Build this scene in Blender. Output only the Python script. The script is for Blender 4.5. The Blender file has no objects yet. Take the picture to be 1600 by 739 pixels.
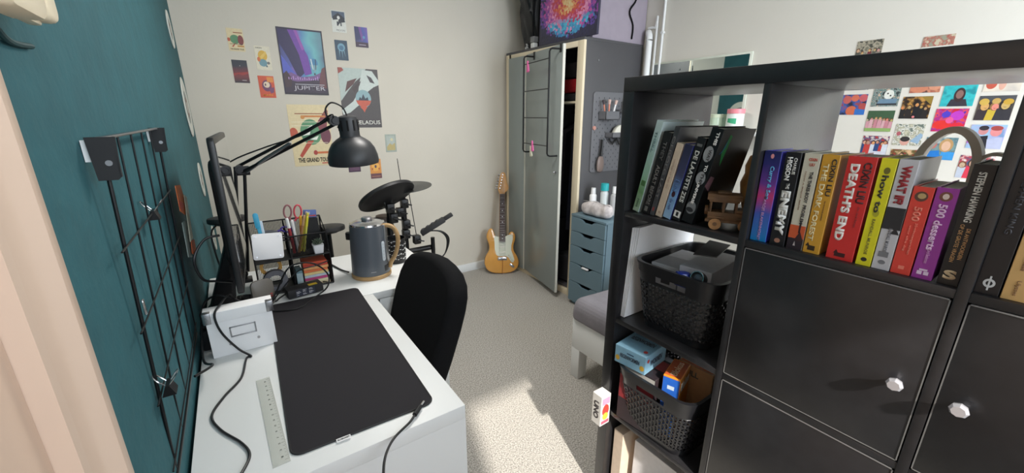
import bpy, bmesh, math, random
from mathutils import Matrix, Vector
random.seed(7)
S = bpy.context.scene
C = S.collection
PI = math.pi

# ---------------------------------------------------------------- camera, world, sun, window light, exposure
W, H = 1600, 739
FPX = 628.9
CZ = 1.3635
FWD = Vector((0.54111909, 0.79150107, -0.28410595))
RGT = Vector((0.82594043, -0.56375167, 0.00254162))
UPV = Vector((0.15815351, 0.23602992, 0.95878952))
cd = bpy.data.cameras.new('camera'); co = bpy.data.objects.new('camera', cd); C.objects.link(co)
cd.sensor_width = 36; cd.sensor_fit = 'HORIZONTAL'; cd.lens = FPX * 36 / W; cd.clip_start = 0.01
co.matrix_world = Matrix(((RGT.x, UPV.x, -FWD.x, 0), (RGT.y, UPV.y, -FWD.y, 0), (RGT.z, UPV.z, -FWD.z, CZ), (0, 0, 0, 1)))
S.camera = co
wd = bpy.data.worlds.new('sky'); S.world = wd; wd.use_nodes = True
wd.node_tree.nodes['Background'].inputs[0].default_value = (0.75, 0.86, 1, 1)
wd.node_tree.nodes['Background'].inputs[1].default_value = 1.5
S.view_settings.view_transform = 'Standard'; S.view_settings.look = 'None'
S.view_settings.exposure = 0.17; S.view_settings.gamma = 1; S.view_settings.use_curve_mapping = False
sl = bpy.data.lights.new('sun', 'SUN'); so = bpy.data.objects.new('sun', sl); C.objects.link(so)
sl.energy = 6.5; sl.angle = math.radians(1.6); sl.color = (1, 0.95, 0.87)
so.rotation_euler = Vector((-0.29, -1, 0.75)).to_track_quat('Z', 'Y').to_euler()
def area(name, x0, x1, y, z0, z1, e, col=(0.84, 0.92, 1), tilt=0):
    l = bpy.data.lights.new(name, 'AREA'); o = bpy.data.objects.new(name, l); C.objects.link(o)
    l.shape = 'RECTANGLE'; l.size = x1 - x0; l.size_y = z1 - z0; l.energy = e; l.color = col
    o.location = ((x0 + x1) / 2, y, (z0 + z1) / 2); o.rotation_euler = (PI / 2 + tilt, 0, 0)
area('window_light', -0.05, 1.0, -1.16, 0.95, 2.3, 15)
area('window_light', 1.35, 2.5, -1.16, 0.95, 2.3, 54)

# ---------------------------------------------------------------- pixel helpers (photo pixel -> point on a real plane)
def ray(u, v): return FWD + RGT * ((u - W / 2) / FPX) - UPV * ((v - H / 2) / FPX)
def onx(u, v, x): d = ray(u, v); q = d * (x / d.x); q.z += CZ; return q
def ony(u, v, y): d = ray(u, v); q = d * (y / d.y); q.z += CZ; return q
def onz(u, v, z): d = ray(u, v); q = d * ((z - CZ) / d.z); q.z += CZ; return q

# ---------------------------------------------------------------- materials
MC = {}
def lin(c):
    f = lambda a: (a / 255 / 12.92) if a / 255 <= 0.04045 else ((a / 255 + 0.055) / 1.055) ** 2.4
    return (f(c[0]), f(c[1]), f(c[2]), 1)
def mat(name, col, rough=0.6, metal=0.0, spec=0.5, var=0.0, vs=20, bump=0.0, bs=200, trans=0.0, coat=0.0, col2=None, alpha=1.0, emit=0):
    if name in MC: return MC[name]
    m = bpy.data.materials.new(name); m.use_nodes = True; nt = m.node_tree
    b = nt.nodes['Principled BSDF']
    b.inputs['Base Color'].default_value = lin(col); b.inputs['Roughness'].default_value = rough
    b.inputs['Metallic'].default_value = metal; b.inputs['Specular IOR Level'].default_value = spec
    b.inputs['Transmission Weight'].default_value = trans; b.inputs['Coat Weight'].default_value = coat
    b.inputs['Alpha'].default_value = alpha
    if var or col2:
        tc = nt.nodes.new('ShaderNodeTexCoord'); n = nt.nodes.new('ShaderNodeTexNoise'); n.inputs['Scale'].default_value = vs
        n.inputs['Detail'].default_value = 6
        r = nt.nodes.new('ShaderNodeValToRGB'); nt.links.new(tc.outputs['Object'], n.inputs['Vector']); nt.links.new(n.outputs['Fac'], r.inputs['Fac'])
        c1 = lin(col); c2 = lin(col2) if col2 else tuple(max(0, x * (1 - var)) for x in c1[:3]) + (1,)
        r.color_ramp.elements[0].position = 0.35; r.color_ramp.elements[1].position = 0.65
        r.color_ramp.elements[0].color = c2; r.color_ramp.elements[1].color = c1
        nt.links.new(r.outputs['Color'], b.inputs['Base Color'])
    if bump:
        tc = nt.nodes.new('ShaderNodeTexCoord'); n = nt.nodes.new('ShaderNodeTexNoise'); n.inputs['Scale'].default_value = bs
        n.inputs['Detail'].default_value = 4
        bp = nt.nodes.new('ShaderNodeBump'); bp.inputs['Strength'].default_value = bump; bp.inputs['Distance'].default_value = 0.002
        nt.links.new(tc.outputs['Object'], n.inputs['Vector']); nt.links.new(n.outputs['Fac'], bp.inputs['Height']); nt.links.new(bp.outputs['Normal'], b.inputs['Normal'])
    MC[name] = m; return m
def ink(c, rough=0.5):
    c = tuple(int(x) for x in c); return mat('ink_%d_%d_%d' % c, c, rough, var=0.08, vs=60)
def ramp(name, stops, axis='Z', lo=0, hi=1, rough=0.4, noise=0.0, ns=8, kind='noise'):
    """printed gradient along an object axis, broken up by noise"""
    if name in MC: return MC[name]
    m = bpy.data.materials.new(name); m.use_nodes = True; nt = m.node_tree; b = nt.nodes['Principled BSDF']
    b.inputs['Roughness'].default_value = rough
    tc = nt.nodes.new('ShaderNodeTexCoord'); sp = nt.nodes.new('ShaderNodeSeparateXYZ'); nt.links.new(tc.outputs['Object'], sp.inputs[0])
    mr = nt.nodes.new('ShaderNodeMapRange'); mr.inputs[1].default_value = lo; mr.inputs[2].default_value = hi
    nt.links.new(sp.outputs[axis], mr.inputs[0]); src = mr.outputs[0]
    if noise:
        n = nt.nodes.new('ShaderNodeTexNoise' if kind == 'noise' else 'ShaderNodeTexVoronoi'); n.inputs['Scale'].default_value = ns
        nt.links.new(tc.outputs['Object'], n.inputs['Vector'])
        a = nt.nodes.new('ShaderNodeMath'); a.operation = 'MULTIPLY_ADD'; a.inputs[1].default_value = noise; a.inputs[2].default_value = -noise / 2
        nt.links.new(n.outputs[0], a.inputs[0]); s = nt.nodes.new('ShaderNodeMath'); s.operation = 'ADD'
        nt.links.new(src, s.inputs[0]); nt.links.new(a.outputs[0], s.inputs[1]); src = s.outputs[0]
    r = nt.nodes.new('ShaderNodeValToRGB'); nt.links.new(src, r.inputs['Fac'])
    e = r.color_ramp.elements
    while len(e) < len(stops): e.new(0.5)
    for k, (p, c) in enumerate(stops): e[k].position = p; e[k].color = lin(c)
    nt.links.new(r.outputs['Color'], b.inputs['Base Color']); MC[name] = m; return m

M_wall = mat('painted_plaster_cream', (210, 203, 190), 0.85, var=0.03, vs=3, bump=0.25, bs=60)
M_wallr = mat('painted_plaster_white', (218, 213, 203), 0.85, var=0.02, vs=3, bump=0.25, bs=60)
M_teal = mat('painted_plaster_teal', (38, 94, 102), 0.8, var=0.14, vs=12, bump=0.9, bs=45)
M_white = mat('white_laminate', (230, 231, 230), 0.45, var=0.02, vs=4)
M_cream = mat('cream_gloss_paint', (232, 217, 188), 0.35, var=0.03, vs=3)
M_archi = mat('door_frame_paint', (212, 186, 166), 0.4, var=0.03, vs=4)
M_blk = mat('black_brown_laminate', (40, 39, 41), 0.30, spec=0.55, var=0.2, vs=30, bump=0.08, bs=120)
M_blkedge = mat('pale_door_edge', (120, 118, 116), 0.5, var=0.1)  # pale rim round each door, lighter than its panel
M_bplastic = mat('black_plastic', (24, 24, 26), 0.38, spec=0.5)
M_bmatte = mat('black_matte_plastic', (30, 30, 32), 0.65)
M_bmetal = mat('black_powder_metal', (22, 22, 24), 0.4, metal=0.3)
M_bfab = mat('black_fabric', (24, 24, 26), 0.95, spec=0.15, var=0.25, vs=250, bump=0.5, bs=900)
M_mat = mat('black_desk_mat', (40, 38, 42), 0.8, spec=0.3, var=0.08, vs=400, bump=0.2, bs=900)
M_chrome = mat('chrome', (205, 205, 208), 0.18, metal=1)
M_steel = mat('brushed_steel', (165, 165, 168), 0.35, metal=1)
M_brass = mat('brass', (190, 150, 80), 0.35, metal=1)
M_wood = mat('light_wood', (196, 158, 108), 0.5, var=0.25, vs=14)
M_jeep = mat('carved_wood', (116, 82, 50), 0.55, var=0.45, vs=40)
M_pages = mat('paper_pages', (222, 214, 198), 0.8, var=0.12, vs=120)
M_paper = mat('white_paper', (240, 239, 240), 0.7, var=0.02)
M_glass = mat('clear_glass', (235, 240, 238), 0.05, trans=0.9)
M_doorgrey = mat('grey_green_gloss', (138, 146, 144), 0.28, spec=0.5, var=0.05, vs=3, coat=0.2)
M_side = mat('dark_grey_board', (78, 77, 80), 0.5, var=0.05, vs=5)
M_blue = mat('blue_grey_metal', (100, 124, 136), 0.5, var=0.04, vs=6)
M_grey = mat('grey_fabric', (128, 125, 130), 0.9, var=0.12, vs=60, bump=0.3, bs=300)
M_guitar = mat('amber_lacquer', (222, 160, 78), 0.2, var=0.16, vs=5, coat=0.5)

# ---------------------------------------------------------------- mesh helpers
def BM(): return bmesh.new()
def merge(bm, t, M=None, mi=0):
    if M is not None: t.transform(M)
    for f in t.faces: f.material_index = mi
    me = bpy.data.meshes.new('tmp'); t.to_mesh(me); t.free(); bm.from_mesh(me); bpy.data.meshes.remove(me)
def box(bm, x0, x1, y0, y1, z0, z1, bev=0.0, seg=2, mi=0, M=None):
    t = bmesh.new(); bmesh.ops.create_cube(t, size=1)
    for v in t.verts: v.co = Vector((x0 + (v.co.x + .5) * (x1 - x0), y0 + (v.co.y + .5) * (y1 - y0), z0 + (v.co.z + .5) * (z1 - z0)))
    if bev: bmesh.ops.bevel(t, geom=t.edges[:], offset=bev, segments=seg, affect='EDGES', profile=0.5)
    merge(bm, t, M, mi)
def basis(d):
    d = Vector(d).normalized(); a = Vector((0, 0, 1)) if abs(d.z) < 0.95 else Vector((1, 0, 0))
    x = d.cross(a).normalized(); return x, d.cross(x)
def cyl(bm, p0, p1, r0, r1=None, n=14, mi=0, cap=True):
    r1 = r0 if r1 is None else r1; p0, p1 = Vector(p0), Vector(p1); x, y = basis(p1 - p0)
    a = [bm.verts.new(p0 + x * (r0 * math.cos(2 * PI * k / n)) + y * (r0 * math.sin(2 * PI * k / n))) for k in range(n)]
    b = [bm.verts.new(p1 + x * (r1 * math.cos(2 * PI * k / n)) + y * (r1 * math.sin(2 * PI * k / n))) for k in range(n)]
    fs = [bm.faces.new((a[k], a[(k + 1) % n], b[(k + 1) % n], b[k])) for k in range(n)]
    if cap: fs += [bm.faces.new(a[::-1]), bm.faces.new(b)]
    for f in fs: f.material_index = mi
def smooth_pts(pts, k=6):
    pts = [Vector(p) for p in pts]; out = []
    for i in range(len(pts) - 1):
        a = pts[max(i - 1, 0)]; b = pts[i]; c = pts[i + 1]; d = pts[min(i + 2, len(pts) - 1)]
        for j in range(k):
            t = j / k
            out.append(0.5 * ((2 * b) + (c - a) * t + (2 * a - 5 * b + 4 * c - d) * t * t + (3 * b - a - 3 * c + d) * t ** 3))
    out.append(pts[-1]); return out
def tube(bm, pts, r, n=8, sm=0, mi=0, closed=False):
    pts = smooth_pts(pts, sm) if sm else [Vector(p) for p in pts]
    N = len(pts); rings = []; x = None
    for i in range(N):
        d = (pts[(i + 1) % N] - pts[i - 1]) if closed else (pts[min(i + 1, N - 1)] - pts[max(i - 1, 0)])
        if d.length < 1e-9: d = Vector((0, 0, 1))
        d.normalize()
        if x is None: x, y = basis(d)
        else:
            x = (x - d * x.dot(d)); x = x.normalized() if x.length > 1e-6 else basis(d)[0]; y = d.cross(x)
        rr = r(i / (N - 1)) if callable(r) else r
        rings.append([bm.verts.new(pts[i] + x * (rr * math.cos(2 * PI * k / n)) + y * (rr * math.sin(2 * PI * k / n))) for k in range(n)])
    fs = []
    for i in range(N if closed else N - 1):
        a, b = rings[i], rings[(i + 1) % N]
        for k in range(n): fs.append(bm.faces.new((a[k], a[(k + 1) % n], b[(k + 1) % n], b[k])))
    if not closed: fs += [bm.faces.new(rings[0][::-1]), bm.faces.new(rings[-1])]
    for f in fs: f.material_index = mi
def lathe(bm, prof, o=(0, 0, 0), n=32, M=None, mi=0, sx=1, sy=1):
    t = bmesh.new(); rings = []
    for r, z in prof:
        if r < 1e-6: rings.append([t.verts.new((0, 0, z))])
        else: rings.append([t.verts.new((r * math.cos(2 * PI * k / n) * sx, r * math.sin(2 * PI * k / n) * sy, z)) for k in range(n)])
    for a, b in zip(rings, rings[1:]):
        for k in range(n):
            q = [a[k % len(a)], a[(k + 1) % len(a)], b[(k + 1) % len(b)], b[k % len(b)]]
            u = []
            for v in q:
                if v not in u: u.append(v)
            if len(u) > 2:
                try: t.faces.new(u)
                except ValueError: pass
    bmesh.ops.recalc_face_normals(t, faces=t.faces[:])
    merge(bm, t, (Matrix.Translation(o) @ M) if M is not None else Matrix.Translation(o), mi)
def prism(bm, pts, depth, M=None, bev=0.0, seg=2, mi=0):
    t = bmesh.new(); a = [t.verts.new((p[0], p[1], 0)) for p in pts]; f = t.faces.new(a)
    r = bmesh.ops.extrude_face_region(t, geom=[f])
    for v in r['geom']:
        if isinstance(v, bmesh.types.BMVert): v.co.z += depth
    bmesh.ops.recalc_face_normals(t, faces=t.faces[:])
    if bev:
        es = [e for e in t.edges if abs(e.verts[0].co.z - e.verts[1].co.z) < 1e-7]
        bmesh.ops.bevel(t, geom=es, offset=bev, segments=seg, affect='EDGES', profile=0.5)
    merge(bm, t, M, mi)
def fr(o, X, Y):
    X, Y = Vector(X).normalized(), Vector(Y); Y = (Y - X * Y.dot(X)).normalized(); Z = X.cross(Y)
    return Matrix(((X.x, Y.x, Z.x, o[0]), (X.y, Y.y, Z.y, o[1]), (X.z, Y.z, Z.z, o[2]), (0, 0, 0, 1)))
def rrect(w, h, r, n=5, cx=0, cy=0):
    rs = r if isinstance(r, (list, tuple)) else [r] * 4; out = []
    for (sx, sy, a0), rr in zip(((1, 1, 0), (-1, 1, 90), (-1, -1, 180), (1, -1, 270)), rs):
        for k in range(n + 1):
            a = math.radians(a0 + 90 * k / n)
            out.append((cx + sx * (w / 2 - rr) + rr * math.cos(a), cy + sy * (h / 2 - rr) + rr * math.sin(a)))
    return out
TXT = {}
def text(bm, s, M, w, h, mi=0, bold=0.0, ext=0.0004, spread=1.0, shear=0.0):
    """text s fitted in a w x h box centred on M's origin, lying in M's xy plane"""
    cu = bpy.data.curves.new('t', 'FONT'); cu.body = s; cu.size = 1; cu.offset = bold; cu.space_character = spread; cu.shear = shear; cu.resolution_u = 3
    o = bpy.data.objects.new('t', cu); me = bpy.data.meshes.new_from_object(o)
    t = bmesh.new(); t.from_mesh(me); bpy.data.objects.remove(o); bpy.data.curves.remove(cu); bpy.data.meshes.remove(me)
    if not t.verts: t.free(); return
    bmesh.ops.remove_doubles(t, verts=t.verts[:], dist=1e-5)
    r = bmesh.ops.extrude_face_region(t, geom=t.faces[:])
    up = [v for v in r['geom'] if isinstance(v, bmesh.types.BMVert)]
    xs = [v.co.x for v in t.verts]; ys = [v.co.y for v in t.verts]
    x0, x1, y0, y1 = min(xs), max(xs), min(ys), max(ys); ids = set(up)
    for v in t.verts:
        z = ext if v in ids else 0
        v.co = Vector(((v.co.x - (x0 + x1) / 2) * w / (x1 - x0), (v.co.y - (y0 + y1) / 2) * h / max(y1 - y0, 1e-6), z))
    bmesh.ops.recalc_face_normals(t, faces=t.faces[:])
    merge(bm, t, M, mi)

# ---------------------------------------------------------------- object helpers
MW = {}
def finish(name, bm, m, smooth=35):
    me = bpy.data.meshes.new(name); bmesh.ops.recalc_face_normals(bm, faces=[f for f in bm.faces]) if False else None
    bm.to_mesh(me); bm.free()
    for x in (m if isinstance(m, (list, tuple)) else [m]): me.materials.append(x)
    if smooth:
        me.polygons.foreach_set('use_smooth', [True] * len(me.polygons)); me.set_sharp_from_angle(angle=math.radians(smooth))
    me.update(); o = bpy.data.objects.new(name, me); C.objects.link(o); return o
def thing(name, label, cat, loc, M=None, group=None):
    o = bpy.data.objects.new(name, None); C.objects.link(o); o.empty_display_size = 0.05
    Mx = Matrix.Translation(loc) @ (M if M is not None else Matrix.Identity(4))
    o.matrix_world = Mx; MW[o.name] = Mx.copy(); o['label'] = label; o['category'] = cat
    if group: o['group'] = group
    return o
def part(name, bm, m, parent, local=False, label=None, smooth=35):
    """bm is in world coordinates unless local"""
    Mx = MW[parent.name]
    if not local: bm.transform(Mx.inverted())
    o = finish(name, bm, m, smooth); o.parent = parent; MW[o.name] = Mx
    if label: o['label'] = label
    return o
def solo(name, bm, m, label, cat, group=None, kind=None, M=None, smooth=35):
    """one-mesh thing; bm in world coordinates, or local to M"""
    if M is None:
        xs = [v.co for v in bm.verts]; o0 = Vector(((min(v.x for v in xs) + max(v.x for v in xs)) / 2, (min(v.y for v in xs) + max(v.y for v in xs)) / 2, min(v.z for v in xs)))
        bm.transform(Matrix.Translation(-o0)); M = Matrix.Translation(o0)
    o = finish(name, bm, m, smooth); o.matrix_world = M; MW[o.name] = M.copy()
    if kind: o['kind'] = kind
    if label: o['label'] = label
    if cat: o['category'] = cat
    if group: o['group'] = group
    return o
def struct(name, bm, m, smooth=35):
    o = finish(name, bm, m, smooth); o['kind'] = 'structure'; MW[o.name] = Matrix.Identity(4); return o
def dup(root, M, label=None, group=None):
    r = root.copy(); C.objects.link(r); r.matrix_world = M; MW[r.name] = M.copy()
    if label: r['label'] = label
    if group: r['group'] = group
    for ch in list(root.children):
        c = ch.copy(); C.objects.link(c); c.parent = r; MW[c.name] = M
        for g in ch.children:
            d = g.copy(); C.objects.link(d); d.parent = c; MW[d.name] = M
    return r

# pictures: printed sheets; shapes in 0..1 coordinates of the sheet
def picture(name, M, w, h, base, shapes, texts, label, cat, group=None, th=0.0012):
    bm = BM(); mats = [base]; idx = {}
    def mi(c):
        m = c if not isinstance(c, tuple) else ink(c)
        if m.name not in idx: mats.append(m); idx[m.name] = len(mats) - 1
        return idx[m.name]
    box(bm, 0, w, 0, h, 0, th); z = th
    for s in shapes:
        z += 0.00006
        if s[0] == 'r': pts = [(s[1], s[2]), (s[3], s[2]), (s[3], s[4]), (s[1], s[4])]; c = s[5]
        elif s[0] == 'e': pts = [(s[1] + s[3] * math.cos(k * PI / 12), s[2] + s[4] * math.sin(k * PI / 12)) for k in range(24)]; c = s[5]
        else: pts = s[1]; c = s[2]
        pts = [(min(max(p[0], 0), 1), min(max(p[1], 0), 1)) for p in pts]
        f = bm.faces.new([bm.verts.new((p[0] * w, p[1] * h, z)) for p in pts]); f.normal_update()
        if f.normal.z < 0: f.normal_flip()
        f.material_index = mi(c)
    for s, cx, cy, tw, tht, c, b in texts:
        text(bm, s, Matrix.Translation((cx * w, cy * h, z + 0.0001)), tw * w, tht * h, mi(c), b, ext=0.0002)
    return solo(name, bm, mats, label, cat, group, M=M, smooth=0)

# ================================================================= THE ROOM
XL, XR, YB, YF, ZT = -0.163, 2.65, 3.10, -1.20, 2.75
b = BM(); box(b, XL - .1, XR + .1, YF - .1, YB + .1, -0.1, 0)
mc = mat('speckled_grey_carpet', (202, 197, 189), 0.95, spec=0.1, col2=(132, 128, 122), vs=170, bump=0.8, bs=260)
struct('floor', b, mc, 0)
b = BM(); box(b, XL - .1, XR + .1, YF - .1, YB + .1, ZT, ZT + .1); struct('ceiling', b, M_wallr, 0)
b = BM(); box(b, XL - .1, XL, YF - .1, YB, 0, ZT); struct('wall_left', b, M_teal, 0)
b = BM(); box(b, XL - .1, XR + .1, YB, YB + .1, 0, ZT); struct('wall_back', b, M_wall, 0)
b = BM(); box(b, XR, XR + .1, YF - .1, YB, 0, ZT); struct('wall_right', b, M_wallr, 0)
# front wall with two window openings behind the camera
WA = (-0.08, 1.0, 0.95, 2.35); WB = (1.35, 2.5, 0.95, 2.35)
b = BM()
for x0, x1, z0, z1 in ((XL, WA[0], 0, ZT), (WA[1], WB[0], 0, ZT), (WB[1], XR, 0, ZT), (WA[0], WA[1], 0, WA[2]), (WB[0], WB[1], 0, WB[2]), (WA[0], WA[1], WA[3], ZT), (WB[0], WB[1], WB[3], ZT)):
    box(b, x0, x1, YF - .1, YF, z0, z1)
struct('wall_front', b, M_wallr, 0)
for k, (x0, x1, z0, z1) in enumerate((WA, WB)):
    b = BM()
    for a in ((x0, x0 + .04, z0, z1), (x1 - .04, x1, z0, z1), (x0, x1, z0, z0 + .04), (x0, x1, z1 - .04, z1)):
        box(b, a[0], a[1], YF - .08, YF - .03, a[2], a[3])
    box(b, x0 - .03, x1 + .03, YF - .03, YF + .03, z0 - .03, z0)
    struct('window_%d' % (k + 1), b, M_white)
b = BM(); box(b, WA[0] - .02, WA[1] + .02, YF + .002, YF + .008, 2.0, WA[3] + .05); cyl(b, (WA[0] - .02, YF + .025, WA[3] + .06), (WA[1] + .02, YF + .025, WA[3] + .06), .022)  # unseen blind added so its lower edge limits the sun patches
solo('added_roller_blind', b, mat('blind_cloth', (225, 222, 214), 0.9), 'white roller blind added unseen, lowered to cap the sun through the window nearest the door', 'blind')
b = BM(); box(b, WB[0] - .02, WB[1] + .02, YF + .002, YF + .008, 2.30, WB[3] + .05); cyl(b, (WB[0] - .02, YF + .025, WB[3] + .06), (WB[1] + .02, YF + .025, WB[3] + .06), .022)  # second unseen blind added, rolled up so sun reaches the bed
solo('added_roller_blind', b, mat('blind_cloth', (225, 222, 214), 0.9), 'white roller blind added unseen over the window at the foot of the bed', 'blind')
b = BM(); box(b, XL + .001, 2.02, YB - .014, YB, 0, .075, bev=.004); struct('baseboard_back', b, M_white)
b = BM(); box(b, XL, XL + .014, .55, YB - .015, 0, .075, bev=.004); struct('baseboard_left', b, M_white)
b = BM(); box(b, XR - .014, XR, YF + .01, 2.1, 0, .075, bev=.004); struct('baseboard_right', b, M_white)
# cream door case on the left wall, close to the camera
prof = [(.0, .545), (.010, .545), (.014, .540), (.016, .515), (.013, .508), (.013, .500), (.026, .482), (.030, .468), (.022, .456), (.020, .45), (.020, .420), (.026, .412), (.026, .40), (.0, .40)]
b = BM(); prism(b, [(p[0], p[1]) for p in prof], 2.06, fr((XL, 0, 0), (1, 0, 0), (0, 1, 0))); struct('trim_1', b, M_archi)
b = BM(); box(b, XL, XL + .012, -.42, .40, 0, 2.03, bev=.002)
for z0, z1 in ((.2, .95), (1.1, 1.9)): box(b, XL + .012, XL + .017, -.3, .30, z0, z1, bev=.004)
struct('door_1', b, M_archi)

# intercom
t = thing('door_intercom', 'cream plastic door intercom with hanging handset, mounted high on the teal wall', 'intercom', (XL, .55, 1.43))
b = BM(); box(b, XL + .001, XL + .022, .49, .625, 1.458, 1.66, bev=.006, seg=3); part('wall_plate', b, M_cream, t)
b = BM(); prism(b, rrect(.088, .235, .016), .026, fr((XL + .022, .522, 1.560), (0, 1, 0), (0, 0, 1)), bev=.006); part('body', b, M_cream, t)
b = BM(); prism(b, rrect(.036, .235, .012), .020, fr((XL + .024, .600, 1.566), (0, 1, 0), (0, 0, 1)), bev=.006, seg=3)
box(b, XL + .024, XL + .034, .56, .60, 1.445, 1.452, bev=.002); part('handset', b, M_cream, t)
b = BM(); tube(b, [(XL + .012, .53, 1.460), (XL + .012, .56, 1.44), (XL + .004, .62, 1.432), (XL + .003, .68, 1.435)], .003, sm=5); part('cord', b, mat('dark_teal_cord', (20, 62, 66), .6), t)

# ceiling lamp, out of view, added to brighten the back of the room
t = thing('added_ceiling_lamp', 'round white paper globe lamp added unseen in mid room to lift the light', 'added ceiling lamp', (.9, 1.6, 2.3))
b = BM(); lathe(b, [(.001, 2.28)] + [(.17 * math.cos(a), 2.45 + .17 * math.sin(a)) for a in [-1.5 + k * .25 for k in range(13)]], o=(.9, 1.6, 0), n=32); part('paper_globe', b, mat('rice_paper', (244, 240, 230), .9), t)
b = BM(); cyl(b, (.9, 1.6, 2.6), (.9, 1.6, ZT), .003, n=8); cyl(b, (.9, 1.6, ZT - .03), (.9, 1.6, ZT), .05, n=20); part('pendant_cord', b, M_white, t)
ll = bpy.data.lights.new('added_fill_light', 'AREA'); lo = bpy.data.objects.new('added_fill_light', ll); C.objects.link(lo); ll.shape = 'DISK'; ll.size = .5; ll.energy = 20; ll.color = (1, .97, .92); lo.location = (.9, 1.6, 2.26)  # unseen area light added below the globe as soft fill

# ================================================================= POSTERS ON THE BACK WALL
def bw(u0, v0, u1, v1):
    a = ony(u0, v0, YB); c = ony(u1, v1, YB); x0, x1 = a.x, c.x; z0, z1 = c.z, a.z
    return fr((x0, YB - .0004, z0), (1, 0, 0), (0, 0, 1)), x1 - x0, z1 - z0
BG = 'postcards on the back wall'
sky = ramp('aurora_print', [(0, (40, 36, 60)), (.3, (60, 70, 150)), (.42, (122, 82, 170)), (.55, (60, 120, 170)), (.75, (86, 165, 172)), (1, (60, 96, 120))], 'X', -.03, .27, noise=.5, ns=7)
M, w, h = bw(430, 41, 514, 149)
shp = [('p', [(0, 1), (.22, 1), (.45, .62), (.52, .35), (.35, .25), (.18, .55), (0, .8)], (52, 44, 84)), ('p', [(.22, 1), (.34, 1), (.62, .6), (.66, .33), (.5, .3), (.42, .62)], (112, 66, 158)), ('p', [(.36, 1), (.42, 1), (.56, .7), (.5, .68)], (150, 84, 170)),
       ('p', [(0, .62), (.12, .5), (.3, .3), (0, .28)], (88, 98, 190)), ('p', [(0, .3), (.2, .34), (.4, .27), (.7, .3), (1, .4), (1, .12), (0, .12)], (122, 88, 138)), ('p', [(0, .24), (.3, .2), (.6, .22), (1, .3), (1, 0), (0, 0)], (62, 50, 66)),
       ('p', [(0, .3), (.1, .36), (.2, .24), (.16, .12), (0, .1)], (72, 54, 60)), ('p', [(.84, .3), (.9, .42), (1, .46), (1, .1), (.8, .14)], (104, 62, 66)), ('e', .73, .5, .095, .07, (70, 130, 170)), ('p', [(.64, .47), (.82, .47), (.75, .36), (.72, .36)], (120, 160, 170)),
       ('p', [(.66, .56), (.69, .56), (.71, .4), (.69, .4)], (205, 216, 218)), ('p', [(.77, .56), (.79, .56), (.77, .4), (.755, .4)], (48, 62, 84)), ('r', .71, .315, .745, .345, (60, 44, 50))]
for k in range(14): x = .12 + .05 * k; shp.append(('r', x, .23, x + .02, .25 + .05 * random.random(), (188, 150, 205)))
shp += [('r', 0, 0, 1, .03, (46, 40, 50)), ('r', 0, 0, .025, 1, (46, 40, 60)), ('r', .975, 0, 1, 1, (46, 40, 50)), ('r', 0, .975, 1, 1, (46, 40, 60)), ('r', .25, .155, .92, .165, (190, 188, 196))]
picture('poster', M, w, h, sky, shp, [('JUPITER', .57, .095, .72, .085, (205, 200, 208), .01)], 'large purple and turquoise poster of a balloon in glowing sky reading JUPITER', 'poster')
M, w, h = bw(527, 105, 597, 199)
shp = [('p', [(0, 1), (.7, 1), (.55, .86), (.4, .78), (.2, .62), (0, .45)], (178, 190, 184)), ('p', [(.6, .98), (.85, .97), (1, .82), (1, .74), (.86, .7), (.7, .62), (.55, .45), (.35, .34), (.2, .26), (.02, .22), (0, .3), (.3, .45), (.45, .6), (.5, .75)], (198, 206, 200)),
       ('p', [(.2, .78), (.45, .84), (.35, .74), (.12, .6)], (92, 60, 58)), ('p', [(.3, .66), (.55, .8), (.5, .72), (.35, .6)], (74, 62, 62)), ('p', [(0, .9), (.14, .96), (.1, 1), (0, 1)], (150, 70, 60)), ('p', [(.7, .9), (.82, .86), (.9, .76), (.78, .78)], (74, 68, 70)),
       ('e', .57, .5, .2, .15, (140, 170, 176)), ('p', [(.37, .47), (.77, .47), (.72, .4), (.62, .36), (.5, .36), (.42, .4)], (196, 92, 70)), ('p', [(.44, .47), (.48, .53), (.52, .5), (.57, .58), (.62, .5), (.68, .53), (.7, .47)], (60, 66, 78)),
       ('p', [(.46, .36), (.66, .36), (.6, .31), (.57, .26), (.53, .31)], (196, 92, 70))]
picture('poster', M, w, h, ink((78, 72, 72)), shp, [('ENCELADUS', .52, .09, .88, .07, (226, 224, 216), .02)], 'large dark poster of a snowy mountain and red globe, partly behind the lamp', 'poster')
M, w, h = bw(447, 163, 523, 257)
cr = (224, 206, 164)
shp = [('e', .08, .55, .1, .085, (196, 92, 66)), ('e', .5, .56, .26, .21, (96, 148, 108)), ('e', .42, .5, .14, .12, (76, 122, 92)), ('p', [(.66, .7), (.95, .95), (.98, .9), (.9, .6), (.95, .45), (.8, .42)], (130, 62, 70)), ('e', .86, .5, .13, .14, (112, 58, 74)),
       ('p', [(.15, .18), (.4, .42), (.55, .42), (.2, .14)], (186, 78, 58)), ('r', .16, .85, .98, .865, (152, 92, 60)), ('r', .3, .8, .9, .83, (206, 128, 66)), ('e', .34, .8, .05, .03, (208, 140, 70)), ('r', .5, .2, .98, .235, (206, 110, 60)), ('e', .55, .22, .05, .04, (168, 60, 52)),
       ('r', .05, .72, .9, .728, (236, 226, 200)), ('r', .05, .66, .6, .668, (236, 226, 200)), ('r', .1, .38, .9, .386, (236, 226, 200)), ('p', [(.28, .5), (.5, .6), (.46, .52)], (236, 238, 228)), ('p', [(.36, .6), (.55, .68), (.52, .62)], (236, 238, 228)), ('p', [(.45, .44), (.68, .5), (.62, .43)], (236, 238, 228)), ('r', .68, .03, .86, .05, (190, 84, 74))]
picture('poster', M, w, h, ink(cr), shp, [('THE GRAND TOUR', .5, .1, .8, .075, (40, 34, 34), .03)], 'large cream retro poster reading THE GRAND TOUR behind the desk lamp', 'poster')
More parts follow.
